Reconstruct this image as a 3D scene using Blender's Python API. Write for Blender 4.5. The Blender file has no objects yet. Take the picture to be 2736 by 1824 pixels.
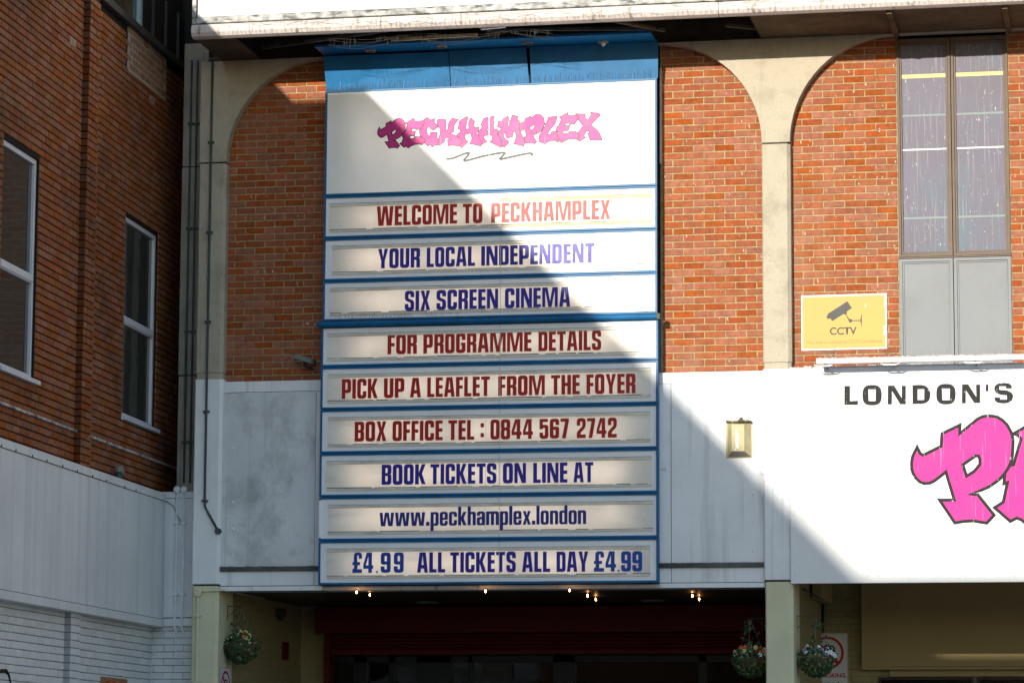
import bpy, math, random
from mathutils import Vector, Matrix
from mathutils.geometry import tessellate_polygon

# ---------------------------------------------------------------- camera, sky, sun, exposure
S = bpy.context.scene
C = S.collection
W_, H_, F_ = 2736.0, 1824.0, 8300.0
YAW, PITCH, ROLL = math.radians(11.38184), math.radians(7.82842), math.radians(0.25974)
CAM = Vector((0.0, -32.5, 1.6))
fw = Vector((-math.sin(YAW)*math.cos(PITCH), math.cos(YAW)*math.cos(PITCH), math.sin(PITCH)))
r0 = Vector((math.cos(YAW), math.sin(YAW), 0)); u0 = r0.cross(fw)
rt = r0*math.cos(ROLL) + u0*math.sin(ROLL); up = u0*math.cos(ROLL) - r0*math.sin(ROLL)
cd = bpy.data.cameras.new('camera'); cam = bpy.data.objects.new('camera', cd); C.objects.link(cam)
cam.matrix_world = Matrix(((rt.x, up.x, -fw.x, CAM.x), (rt.y, up.y, -fw.y, CAM.y), (rt.z, up.z, -fw.z, CAM.z), (0, 0, 0, 1)))
cd.sensor_width = 36.0; cd.lens = 36.0*F_/W_; cd.clip_start = 0.5; cd.clip_end = 2000
S.camera = cam

SA, SB = 0.185, 0.185                      # sunlight travels along (SA, 1, -SB)
world = bpy.data.worlds.new('World'); S.world = world; world.use_nodes = True
nt = world.node_tree
sky = nt.nodes.new('ShaderNodeTexSky'); sky.sky_type = 'NISHITA'; sky.sun_disc = False
sky.sun_elevation = math.atan2(SB, math.hypot(SA, 1)); sky.sun_rotation = math.atan2(-SA, -1)
sky.air_density = 1.0; sky.dust_density = 0.25; sky.ozone_density = 1.3
bg = nt.nodes['Background']; bg.inputs['Strength'].default_value = 0.118
nt.links.new(sky.outputs[0], bg.inputs[0])
sl = bpy.data.lights.new('sun', 'SUN'); sl.energy = 2.5; sl.angle = math.radians(0.42); sl.color = (1.0, 0.93, 0.80)
so = bpy.data.objects.new('sun', sl); C.objects.link(so)
so.rotation_euler = Vector((SA, 1, -SB)).to_track_quat('-Z', 'Y').to_euler(); so.location = (-20, -60, 30)
S.view_settings.view_transform = 'Standard'; S.view_settings.look = 'None'
S.view_settings.exposure = 1.35; S.view_settings.gamma = 1.0; S.view_settings.use_curve_mapping = False
S.cycles.max_bounces = 6

# ---------------------------------------------------------------- measuring helpers
def ray(px, py):
    return rt*((px-W_/2)/F_) - up*((py-H_/2)/F_) + fw
def at(px, py, Y):                          # the point of the upright plane at depth Y seen at that pixel
    d = ray(px, py); return CAM + d*((Y-CAM.y)/d.y)
def atz(px, py, Z):
    d = ray(px, py); return CAM + d*((Z-CAM.z)/d.z)
PHI = math.radians(-2.82819)                # the left wing's wall is not quite square to the facade
WD = Vector((math.sin(PHI), math.cos(PHI), 0)); WN = Vector((math.cos(PHI), -math.sin(PHI), 0))
WC = at(405, 1750, 0.3); WC.z = 0
def onwall(px, py, n=0.0):                  # (u, z): u metres along the left wall, growing toward the street
    d = ray(px, py); o = WC + WN*n
    p = CAM + d*(WN.dot(o-CAM)/WN.dot(d)); return (-(p-WC).dot(WD), p.z)
def wl(u, n, z):
    p = WC - WD*u + WN*n; return Vector((p.x, p.y, z))
rnd = random.Random(7)

# ---------------------------------------------------------------- materials
def N(nt, t, **kw):
    n = nt.nodes.new(t)
    for k, v in kw.items():
        if hasattr(n, k): setattr(n, k, v)
    return n
def mat(name, col, rough=.6, var=.12, vscale=3.0, bump=0.0, bscale=60.0, metal=0.0, spec=.2, spots=None,
        streak=None, objrand=0.0, stretch=(1, 1, 1), emit=None, dirt=None, ribs=None, hue=0.0, attr=False, grime=None):
    m = bpy.data.materials.new(name); m.use_nodes = True
    t = m.node_tree; b = t.nodes['Principled BSDF']; L = t.links.new
    b.inputs['Roughness'].default_value = rough; b.inputs['Metallic'].default_value = metal
    b.inputs['Specular IOR Level'].default_value = spec
    tc = N(t, 'ShaderNodeTexCoord'); geo = N(t, 'ShaderNodeNewGeometry'); pos = geo.outputs['Position']
    mp = N(t, 'ShaderNodeMapping'); mp.inputs['Scale'].default_value = stretch; L(pos, mp.inputs[0])
    cur = None
    def mix(a, bcol, fac, typ='MIX'):
        x = N(t, 'ShaderNodeMix', data_type='RGBA', blend_type=typ)
        for s, v in ((x.inputs[0], fac), (x.inputs[6], a), (x.inputs[7], bcol)):
            if isinstance(v, (int, float)): s.default_value = v
            elif isinstance(v, tuple): s.default_value = (*v, 1) if len(v) == 3 else v
            else: L(v, s)
        return x.outputs[2]
    def ramp(src, a, b_, inv=False):
        x = N(t, 'ShaderNodeMapRange'); x.inputs[1].default_value = a; x.inputs[2].default_value = b_
        if inv: x.inputs[3].default_value = 1; x.inputs[4].default_value = 0
        L(src, x.inputs[0]); return x.outputs[0]
    n1 = N(t, 'ShaderNodeTexNoise'); n1.inputs['Scale'].default_value = vscale; n1.inputs['Detail'].default_value = 8
    n1.inputs['Roughness'].default_value = .62; L(mp.outputs[0], n1.inputs['Vector'])
    dark = tuple(c*(1-var*1.6) for c in col); lite = tuple(min(1, c*(1+var)) for c in col)
    cur = mix(dark, lite, ramp(n1.outputs[0], .32, .68))
    if objrand or attr:
        if attr:
            oi = N(t, 'ShaderNodeAttribute', attribute_name='piece'); rv = oi.outputs['Fac']
        else:
            oi = N(t, 'ShaderNodeObjectInfo'); rv = oi.outputs['Random']
        hs = N(t, 'ShaderNodeHueSaturation'); L(cur, hs.inputs['Color'])
        a = N(t, 'ShaderNodeMapRange'); a.inputs[3].default_value = 1-objrand; a.inputs[4].default_value = 1+objrand*.75; L(rv, a.inputs[0]); L(a.outputs[0], hs.inputs['Value'])
        w = N(t, 'ShaderNodeTexWhiteNoise', noise_dimensions='1D'); L(rv, w.inputs['W'])
        h = N(t, 'ShaderNodeMapRange'); h.inputs[3].default_value = .5-hue; h.inputs[4].default_value = .5+hue; L(w.outputs[0], h.inputs[0]); L(h.outputs[0], hs.inputs['Hue'])
        w2 = N(t, 'ShaderNodeTexWhiteNoise', noise_dimensions='1D')
        ad = N(t, 'ShaderNodeMath', operation='ADD'); ad.inputs[1].default_value = 3.7; L(rv, ad.inputs[0]); L(ad.outputs[0], w2.inputs['W'])
        sm = N(t, 'ShaderNodeMapRange'); sm.inputs[3].default_value = .82; sm.inputs[4].default_value = 1.06; L(w2.outputs[0], sm.inputs[0]); L(sm.outputs[0], hs.inputs['Saturation'])
        cur = hs.outputs[0]
    if grime:                                # (colour, scale, lo, hi, amount): broad patches of soot
        g = N(t, 'ShaderNodeTexNoise'); g.inputs['Scale'].default_value = grime[1]; g.inputs['Detail'].default_value = 10; g.inputs['Roughness'].default_value = .7
        gm = N(t, 'ShaderNodeMapping'); gm.inputs['Scale'].default_value = (1, 1, grime[5] if len(grime) > 5 else 1); L(pos, gm.inputs[0]); L(gm.outputs[0], g.inputs['Vector']); f = ramp(g.outputs[0], grime[2], grime[3])
        k = N(t, 'ShaderNodeMath', operation='MULTIPLY'); k.inputs[1].default_value = grime[4]; L(f, k.inputs[0])
        cur = mix(cur, grime[0], k.outputs[0])
    if streak:                               # (colour, amount, sx, sz, threshold)
        ms = N(t, 'ShaderNodeMapping'); ms.inputs['Scale'].default_value = (streak[2], streak[2], streak[3]); L(pos, ms.inputs[0])
        s = N(t, 'ShaderNodeTexNoise'); s.inputs['Scale'].default_value = 1; s.inputs['Detail'].default_value = 6; L(ms.outputs[0], s.inputs['Vector'])
        f = ramp(s.outputs[0], streak[4], streak[4]+.12)
        k = N(t, 'ShaderNodeMath', operation='MULTIPLY'); k.inputs[1].default_value = streak[1]; L(f, k.inputs[0])
        cur = mix(cur, streak[0], k.outputs[0])
    if spots:                                # (colour, amount, scale, stretch z, threshold)
        ms = N(t, 'ShaderNodeMapping'); ms.inputs['Scale'].default_value = (1, 1, spots[3]); L(pos, ms.inputs[0])
        s = N(t, 'ShaderNodeTexNoise'); s.inputs['Scale'].default_value = spots[2]; s.inputs['Detail'].default_value = 3; L(ms.outputs[0], s.inputs['Vector'])
        f = ramp(s.outputs[0], spots[4], spots[4]+.05)
        k = N(t, 'ShaderNodeMath', operation='MULTIPLY'); k.inputs[1].default_value = spots[1]; L(f, k.inputs[0])
        cur = mix(cur, spots[0], k.outputs[0])
    L(cur, b.inputs['Base Color'])
    rr = N(t, 'ShaderNodeMapRange'); rr.inputs[3].default_value = max(0, rough-.08); rr.inputs[4].default_value = min(1, rough+.08)
    L(n1.outputs[0], rr.inputs[0]); L(rr.outputs[0], b.inputs['Roughness'])
    if bump or ribs:
        bp = N(t, 'ShaderNodeBump'); bp.inputs['Strength'].default_value = 1.0; bp.inputs['Distance'].default_value = bump or .0006
        if ribs:
            wv = N(t, 'ShaderNodeTexWave', wave_type='BANDS', bands_direction='X'); wv.inputs['Scale'].default_value = ribs; L(pos, wv.inputs['Vector']); L(wv.outputs[1], bp.inputs['Height'])
        else:
            n2 = N(t, 'ShaderNodeTexNoise'); n2.inputs['Scale'].default_value = bscale; n2.inputs['Detail'].default_value = 6; L(mp.outputs[0], n2.inputs['Vector']); L(n2.outputs[0], bp.inputs['Height'])
        L(bp.outputs[0], b.inputs['Normal'])
    if emit:
        b.inputs['Emission Color'].default_value = (*emit[0], 1); b.inputs['Emission Strength'].default_value = emit[1]
    return m
M = {}
M['brick'] = mat('facade brick', (.30, .078, .026), .85, .16, 18, .0012, 90, streak=((.36, .25, .18), .22, 1.6, .25, .60), objrand=.14, hue=.004, spots=((.62, .58, .52), .75, 34, .35, .69), grime=((.07, .05, .04), .9, .56, .78, .55))
M['mortar'] = mat('tan mortar', (.36, .275, .145), .95, .2, 25, .001, 120, grime=((.10, .08, .06), 1.1, .5, .75, .5))
M['obrick'] = mat('orange wire-cut brick', (.27, .083, .026), .9, .22, 25, .0018, 70, objrand=.17, hue=.006, grime=((.035, .026, .02), .55, .50, .70, .85), stretch=(1, 1, 3))
M['obrick_f'] = mat('orange wire-cut brick far', (.27, .083, .026), .9, .22, 25, .0018, 70, objrand=.17, hue=.006, grime=((.035, .026, .02), .55, .50, .70, .85), attr=True, stretch=(1, 1, 3))
M['omortar'] = mat('dark raked mortar', (.016, .012, .009), .95, .2, 20, .001, 80)
M['pbrick'] = mat('repair brick', (.33, .17, .10), .9, .25, 20, .001, 80, objrand=.2, hue=.01, attr=True, grime=((.3, .27, .24), 3, .5, .7, .45))
M['pmortar'] = mat('pale mortar', (.40, .35, .29), .95, .2, 20, .001, 80)
M['concrete'] = mat('rough concrete', (.44, .39, .305), .9, .20, 2.6, .007, 28, grime=((.16, .145, .12), 2.6, .50, .74, .7), streak=((.25, .22, .17), .35, 9, .8, .58), spots=((.16, .14, .11), .6, 34, 1, .66))
M['dconc'] = mat('shade-toned pier concrete', (.27, .25, .215), .9, .18, 2.5, .003, 30, streak=((.10, .09, .08), .5, 11, .5, .55))  # darker copy of the concrete: corner shade put into the base colour, with streaks
M['soffit'] = mat('sooty soffit board', (.13, .095, .055), .9, .25, 2.5, .002, 40, streak=((.05, .04, .03), .6, .6, 6, .52), spots=((.6, .58, .5), .8, 45, 1, .735))
M['whitep'] = mat('white painted cladding', (.78, .79, .81), .5, .05, 2.0, .0004, 12, streak=((.40, .40, .39), .40, 14, .30, .57), spots=((.3, .27, .22), .5, 60, .25, .72))
M['whiter'] = mat('white ribbed sheet', (.78, .79, .81), .45, .05, 1.5, ribs=14, streak=((.40, .41, .42), .4, 7, .4, .56), spots=((.28, .25, .2), .5, 60, .25, .73))
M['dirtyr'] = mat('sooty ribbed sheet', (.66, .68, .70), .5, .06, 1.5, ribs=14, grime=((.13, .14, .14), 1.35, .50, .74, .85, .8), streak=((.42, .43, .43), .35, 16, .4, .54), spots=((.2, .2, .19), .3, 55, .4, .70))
M['bluew'] = mat('weathered pale sheet', (.66, .675, .70), .5, .09, .6, .0003, 8, streak=((.48, .52, .57), .35, 6.5, .05, .50), spots=((.3, .3, .3), .3, 30, .1, .70))
M['whitebrick'] = mat('white painted brick', (.66, .67, .70), .55, .06, 14, .0016, 60, objrand=.06, hue=.0)
M['whitebrick_f'] = mat('white painted brick far', (.66, .67, .70), .55, .06, 14, .0016, 60, objrand=.06, hue=.0, attr=True)
M['wbjoint'] = mat('painted joint', (.24, .235, .23), .8, .2, 20)
M['board'] = mat('white name board sheet', (.74, .745, .75), .5, .03, 1.2, streak=((.33, .28, .20), .30, 26, .55, .635), spots=((.22, .18, .12), .55, 75, .22, .70))
M['signw'] = mat('sign frame white', (.80, .80, .825), .42, .03, 2.0, spots=((.35, .30, .22), .4, 30, .5, .75))
M['signc'] = mat('cream acrylic', (.80, .735, .66), .40, .07, 1.6, streak=((.56, .52, .47), .4, 1.2, 9, .55), spots=((.25, .2, .14), .5, 30, 1, .74))
M['signl'] = mat('logo face', (.84, .82, .79), .42, .02, 1.4)
M['blue'] = mat('blue frame paint', (.004, .110, .27), .42, .15, 5, streak=((.03, .2, .38), .3, 2, 30, .56))
M['bluep'] = mat('blue fascia paint', (.004, .125, .31), .42, .12, 3, .0006, 8, spec=.28, spots=((.5, .55, .6), .4, 50, 1, .74))
M['red'] = mat('red vinyl letter', (.42, .014, .014), .42, .05, 8, spec=.27)
M['navy'] = mat('blue vinyl letter', (.028, .020, .30), .42, .05, 8, spec=.27)
M['navy2'] = mat('mid blue vinyl letter', (.012, .065, .36), .42, .05, 8, spec=.27)
M['navy3'] = mat('dark blue vinyl letter', (.018, .030, .22), .42, .05, 8, spec=.27)
M['pink'] = mat('pink vinyl', (.58, .020, .22), .45, .05, 4, spec=.3, streak=((.8, .5, .65), .5, 55, 1.6, .67))
M['pinkb'] = mat('pink vinyl large', (.60, .024, .235), .55, .05, 4, spec=.2, streak=((.85, .6, .75), .55, 60, 1.5, .63))
M['black'] = mat('black vinyl', (.018, .018, .02), .42, .15, 4)
M['blackb'] = mat('black vinyl scratched', (.016, .016, .018), .55, .2, 4, spec=.12, streak=((.6, .6, .6), .6, 60, 2.0, .64), spots=((.6, .6, .6), .6, 45, .5, .68))
M['greyv'] = mat('grey vinyl', (.085, .088, .092), .45, .1, 4)
M['track'] = mat('clear track rail', (.68, .62, .54), .35, .10, 5, streak=((.30, .25, .18), .4, 4, 40, .58))
M['yellowed'] = mat('yellowed track rail', (.52, .40, .21), .4, .2, 5, streak=((.75, .70, .6), .7, 6, 40, .55))
M['darkline'] = mat('grimy gap', (.06, .05, .04), .8, .4, 9)
M['steel'] = mat('dark wire', (.16, .15, .14), .5, .2, 5, metal=.3)
M['bright'] = mat('spike wire', (.5, .5, .5), .35, .2, 5, metal=.8)
M['pipe'] = mat('grey green pipe', (.065, .08, .08), .55, .2, 4)
M['pipew'] = mat('white painted pipe', (.70, .72, .75), .5, .06, 5)
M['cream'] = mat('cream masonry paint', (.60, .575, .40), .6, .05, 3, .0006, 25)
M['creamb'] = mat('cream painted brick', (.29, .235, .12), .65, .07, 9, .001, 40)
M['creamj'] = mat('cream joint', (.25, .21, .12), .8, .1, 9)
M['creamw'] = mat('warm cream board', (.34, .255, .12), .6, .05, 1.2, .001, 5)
M['wood'] = mat('grey weathered batten', (.10, .10, .10), .85, .35, 9, .002, 30, stretch=(.3, 1, 1), streak=((.45, .45, .45), .4, 8, 30, .62))
M['fascia'] = mat('fascia sheet', (.70, .69, .67), .5, .02, 2, streak=((.42, .38, .33), .3, 22, .6, .62))
M['gutter'] = mat('stained pale gutter', (.56, .50, .475), .55, .08, 4, streak=((.12, .10, .08), .8, 14, 3, .60))
M['flash'] = mat('streaky lead flashing', (.42, .42, .41), .6, .35, 9, .004, 26, streak=((.06, .06, .06), .9, 6, 18, .52))
M['metald'] = mat('dark metal', (.05, .052, .055), .5, .3, 5)
M['blackfill'] = mat('black void lining', (.012, .011, .010), .9, .3, 5)  # near-black fill for linings, backings and the added foyer floor
M['winbrown'] = mat('brown window frame', (.12, .085, .065), .5, .15, 6, streak=((.6, .55, .5), .4, 50, 2, .66))
M['wingrey'] = mat('grey door paint', (.135, .148, .165), .50, spec=.4, var=.06, vscale=2, grime=((.12, .12, .12), 2.5, .5, .7, .6), streak=((.35, .35, .34), .4, 45, 1.5, .67))
M['netglass'] = mat('dusty netted glass', (.105, .095, .135), .5, spec=.35, var=.14, vscale=1.1, ribs=30, streak=((.26, .25, .25), .5, 60, 1.8, .56), grime=((.06, .13, .17), 1.4, .5, .72, .7), spots=((.55, .53, .50), .7, 70, .25, .685))
M['yrail'] = mat('yellow rail', (.62, .50, .22), .5, .06, 4)
M['prail'] = mat('pale green rail', (.19, .235, .235), .5, .06, 4)
M['wrail'] = mat('white rail', (.70, .70, .70), .5, .04, 4)
M['upvc'] = mat('white upvc', (.60, .60, .66), .35, .03, 3)
M['upvcside'] = mat('bluish upvc', (.36, .47, .55), .35, .04, 3)
M['yellow'] = mat('yellow sign', (.56, .32, .085), .5, .05, 3, spots=((.75, .72, .6), .6, 22, .3, .72))
M['signink'] = mat('black sign ink', (.03, .032, .03), .45, .2, 5, streak=((.6, .6, .55), .5, 60, 3, .68))
M['brownink'] = mat('faded ink', (.30, .16, .05), .55, .1, 20)
M['lamp'] = mat('cream lamp casing', (.42, .37, .215), .5, .07, 10)
M['lampd'] = mat('smoked lens', (.20, .19, .155), .35, .1, 9)
M['stain'] = mat('white dropping', (.75, .75, .72), .8, .2, 60)
M['mud'] = mat('dried nest mud', (.20, .17, .11), .95, .5, 60, .004, 60)
M['redmet'] = mat('red shutter paint', (.085, .003, .003), .6, .1, 3)
M['redframe'] = mat('red frame', (.085, .003, .003), .6, .1, 3)
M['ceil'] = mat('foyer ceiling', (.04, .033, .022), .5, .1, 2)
M['doorfr'] = mat('black door frame', (.012, .012, .014), .4, .1, 3)
M['bulb'] = mat('lit bulb', (1, .7, .4), .4, emit=((1.0, .45, .16), 42))
M['rim'] = mat('downlight rim', (.30, .28, .22), .5, .3, 20)
M['leaf'] = mat('ivy leaf', (.022, .062, .02), .5, .35, 40)
M['leaf2'] = mat('pale ivy leaf', (.09, .15, .055), .5, .3, 40)
M['coir'] = mat('coir basket liner', (.10, .055, .03), .95, .4, 60, .004, 60)
M['petalw'] = mat('white petal', (.66, .64, .68), .6, .05, 9)
M['petalv'] = mat('violet petal', (.30, .22, .42), .6, .15, 9)
M['petalo'] = mat('orange petal', (.66, .13, .03), .6, .15, 9)
M['petaly'] = mat('yellow petal', (.58, .50, .18), .6, .1, 9)
M['paper'] = mat('notice paper', (.60, .62, .66), .5, .04, 4)
M['paperd'] = mat('near-black notice', (.035, .036, .024), .7, .04, 4)  # sheet colour set almost as dark as the ink
M['ink'] = mat('notice ink', (.02, .02, .025), .5, .05, 4)
M['redink'] = mat('notice red', (.45, .01, .02), .5, .05, 4)
M['poster'] = mat('orange brown poster', (.36, .16, .06), .6, .06, 5)
M['graf'] = mat('black spray paint', (.02, .02, .02), .7, .2, 20)
M['darkclad'] = mat('dark cladding', (.020, .022, .024), .7, .2, 2)
M['rib'] = mat('grey cladding rib', (.055, .06, .07), .6, .1, 2)
M['asphalt'] = mat('asphalt', (.06, .06, .06), .9, .2, 2, .003, 60)
M['paving'] = mat('pale paving', (.33, .31, .28), .85, .12, 1.5, .002, 40)
M['render'] = mat('wing render', (.30, .13, .06), .9, .12, 1.5)
M['cctvm'] = mat('grey camera casing', (.17, .17, .17), .5, .1, 8)
M['net'] = mat('bird net twine', (.12, .11, .10), .8, .3, 40)
def glass(name, tint, rough=.03, back=(.01, .011, .012)):
    m = bpy.data.materials.new(name); m.use_nodes = True
    b = m.node_tree.nodes['Principled BSDF']
    b.inputs['Base Color'].default_value = (*back, 1); b.inputs['Roughness'].default_value = rough
    b.inputs['Specular IOR Level'].default_value = .9
    t = m.node_tree; n = N(t, 'ShaderNodeTexNoise'); n.inputs['Scale'].default_value = 2.5; bp = N(t, 'ShaderNodeBump'); bp.inputs['Distance'].default_value = .002
    geo = N(t, 'ShaderNodeNewGeometry'); t.links.new(geo.outputs['Position'], n.inputs['Vector'])
    t.links.new(n.outputs[0], bp.inputs['Height']); t.links.new(bp.outputs[0], b.inputs['Normal'])
    return m
M['glass'] = glass('dark window glass', (1, 1, 1)); M['sglass'] = glass('curtained window glass', 1, .04, (.045, .05, .046)); M['dglass'] = glass('foyer door glass', 1, .05, (.004, .005, .005)); M['dglass'].node_tree.nodes['Principled BSDF'].inputs['Specular IOR Level'].default_value = .35

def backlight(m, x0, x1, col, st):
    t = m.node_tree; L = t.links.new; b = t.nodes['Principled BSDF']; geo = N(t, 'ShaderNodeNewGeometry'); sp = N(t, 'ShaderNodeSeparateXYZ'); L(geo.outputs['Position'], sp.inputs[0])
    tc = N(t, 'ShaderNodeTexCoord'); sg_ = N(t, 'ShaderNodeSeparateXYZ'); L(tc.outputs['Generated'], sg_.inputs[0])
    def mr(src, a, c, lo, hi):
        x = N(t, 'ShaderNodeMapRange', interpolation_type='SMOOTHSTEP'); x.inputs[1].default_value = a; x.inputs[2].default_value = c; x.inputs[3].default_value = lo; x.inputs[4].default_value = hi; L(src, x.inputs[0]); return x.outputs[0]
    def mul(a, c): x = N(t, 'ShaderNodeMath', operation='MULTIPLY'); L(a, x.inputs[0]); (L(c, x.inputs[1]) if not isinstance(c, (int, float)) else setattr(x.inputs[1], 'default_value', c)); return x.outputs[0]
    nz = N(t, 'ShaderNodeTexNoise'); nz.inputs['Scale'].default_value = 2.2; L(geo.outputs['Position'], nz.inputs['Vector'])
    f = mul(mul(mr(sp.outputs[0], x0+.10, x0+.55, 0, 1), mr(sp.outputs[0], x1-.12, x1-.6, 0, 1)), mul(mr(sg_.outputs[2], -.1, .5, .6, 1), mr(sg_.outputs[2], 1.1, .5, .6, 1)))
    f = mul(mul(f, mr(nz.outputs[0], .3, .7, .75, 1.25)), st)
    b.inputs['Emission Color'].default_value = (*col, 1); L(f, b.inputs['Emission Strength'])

# ---------------------------------------------------------------- mesh helpers
class MB:
    def __init__(s): s.v = []; s.f = []; s.attr = []
    def quad(s, a, b, c, d): k = len(s.v); s.v += [tuple(a), tuple(b), tuple(c), tuple(d)]; s.f.append((k, k+1, k+2, k+3)); return s
    def hexa(s, p):                          # p: 8 points, bottom ring then top ring
        k = len(s.v); s.v += [tuple(q) for q in p]
        for f in ((3, 2, 1, 0), (4, 5, 6, 7), (0, 1, 5, 4), (1, 2, 6, 5), (2, 3, 7, 6), (3, 0, 4, 7)): s.f.append(tuple(k+i for i in f))
        return s
    def box(s, x0, x1, y0, y1, z0, z1):
        x0, x1 = sorted((x0, x1)); y0, y1 = sorted((y0, y1)); z0, z1 = sorted((z0, z1))
        return s.hexa([(x0, y0, z0), (x1, y0, z0), (x1, y1, z0), (x0, y1, z0), (x0, y0, z1), (x1, y0, z1), (x1, y1, z1), (x0, y1, z1)])
    def wbox(s, ua, ub, na, nb, za, zb):     # box in the left wall's frame
        ua, ub = sorted((ua, ub)); na, nb = sorted((na, nb)); za, zb = sorted((za, zb))
        return s.hexa([wl(ub, na, za), wl(ub, nb, za), wl(ua, nb, za), wl(ua, na, za), wl(ub, na, zb), wl(ub, nb, zb), wl(ua, nb, zb), wl(ua, na, zb)])
    def tube(s, pts, r, n=8, cap=True):
        pts = [Vector(p) for p in pts]; k0 = len(s.v); rings = []
        for i, p in enumerate(pts):
            a = pts[max(0, i-1)]; b = pts[min(len(pts)-1, i+1)]; d = (b-a).normalized()
            e = d.cross(Vector((0, 0, 1)))
            if e.length < .3: e = d.cross(Vector((0, 1, 0)))
            e.normalize(); g = d.cross(e)
            rr = r[i] if isinstance(r, (list, tuple)) else r
            rings.append(len(s.v))
            for j in range(n):
                t = 2*math.pi*j/n; s.v.append(tuple(p + e*math.cos(t)*rr + g*math.sin(t)*rr))
        for a, b in zip(rings, rings[1:]):
            for j in range(n): s.f.append((a+j, a+(j+1) % n, b+(j+1) % n, b+j))
        if cap: s.f.append(tuple(rings[0]+j for j in range(n))[::-1]); s.f.append(tuple(rings[-1]+j for j in range(n)))
        return s
    def sheet(s, loops, fn, depth=0.0, dvec=(0, 1, 0)):   # flat shape with holes; fn turns 2D into 3D; sides go back by depth
        L3 = [[Vector((p[0], p[1], 0)) for p in lp] for lp in loops]
        tris = tessellate_polygon(L3); flat = [p for lp in loops for p in lp]
        k = len(s.v); s.v += [tuple(fn(*p)) for p in flat]
        for t in tris:
            a, b, c = (flat[i] for i in t)
            if (b[0]-a[0])*(c[1]-a[1])-(b[1]-a[1])*(c[0]-a[0]) < 0: t = t[::-1]
            s.f.append(tuple(k+i for i in t))
        if depth:
            k2 = len(s.v); dv = Vector(dvec)*depth
            s.v += [tuple(Vector(fn(*p))+dv) for p in flat]; o = 0
            for lp in loops:
                n = len(lp)
                for i in range(n):
                    j = (i+1) % n; s.f.append((k+o+i, k2+o+i, k2+o+j, k+o+j))
                o += n
        return s
    def build(s, name, m, parent=None, smooth=False, bevel=0, link=True):
        me = bpy.data.meshes.new(name); me.from_pydata(s.v, [], s.f); me.materials.append(M[m] if isinstance(m, str) else m)
        if s.attr:
            a = me.attributes.new('piece', 'FLOAT', 'FACE'); a.data.foreach_set('value', s.attr)
        if smooth: me.polygons.foreach_set('use_smooth', [True]*len(me.polygons))
        me.update(); o = bpy.data.objects.new(name, me)
        if link: C.objects.link(o)
        if parent: o.parent = parent
        if bevel:
            b = o.modifiers.new('bevel', 'BEVEL'); b.width = bevel; b.segments = 2; b.limit_method = 'ANGLE'
        return o
def thing(name, label, cat, loc=(0, 0, 0), group=None):
    o = bpy.data.objects.new(name, None); o.empty_display_size = .2; C.objects.link(o); T(o, label, cat, group); return o
def T(o, label, cat, group=None):
    o['label'] = label; o['category'] = cat
    if group: o['group'] = group
    return o
def struct(o): o['kind'] = 'structure'; return o
def stuff(o): o['kind'] = 'stuff'; return o
def base(o, p):                              # put an Empty at its thing's base while its parts keep their world places
    o.location = p
    return o
REBASE = []

def arc(cx, cy, r, a0, a1, n):
    return [(cx+r*math.cos(math.radians(a0+(a1-a0)*i/n)), cy+r*math.sin(math.radians(a0+(a1-a0)*i/n))) for i in range(n+1)]
def rpoly(pts, n=5):                         # polygon with rounded corners (x, y, r)
    out = []; L = len(pts)
    for i, p in enumerate(pts):
        r = p[2] if len(p) > 2 else 0
        if r <= 0: out.append((p[0], p[1])); continue
        a = Vector(pts[i-1][:2])-Vector(p[:2]); b = Vector(pts[(i+1) % L][:2])-Vector(p[:2])
        q = Vector(p[:2]); k = min(r, a.length*.49 if (len(pts[i-1]) > 2 and pts[i-1][2]) else a.length, b.length*.49 if (len(pts[(i+1) % L]) > 2 and pts[(i+1) % L][2]) else b.length)
        A = q+a.normalized()*k; B = q+b.normalized()*k
        for j in range(n+1):
            t = j/n; z = A*(1-t)**2 + q*2*t*(1-t)*(.94) + B*t*t + q*2*t*(1-t)*.06
            out.append((z.x, z.y))
    return out
def rr(x0, y0, x1, y1, r): return rpoly([(x0, y0, r), (x1, y0, r), (x1, y1, r), (x0, y1, r)])

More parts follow.
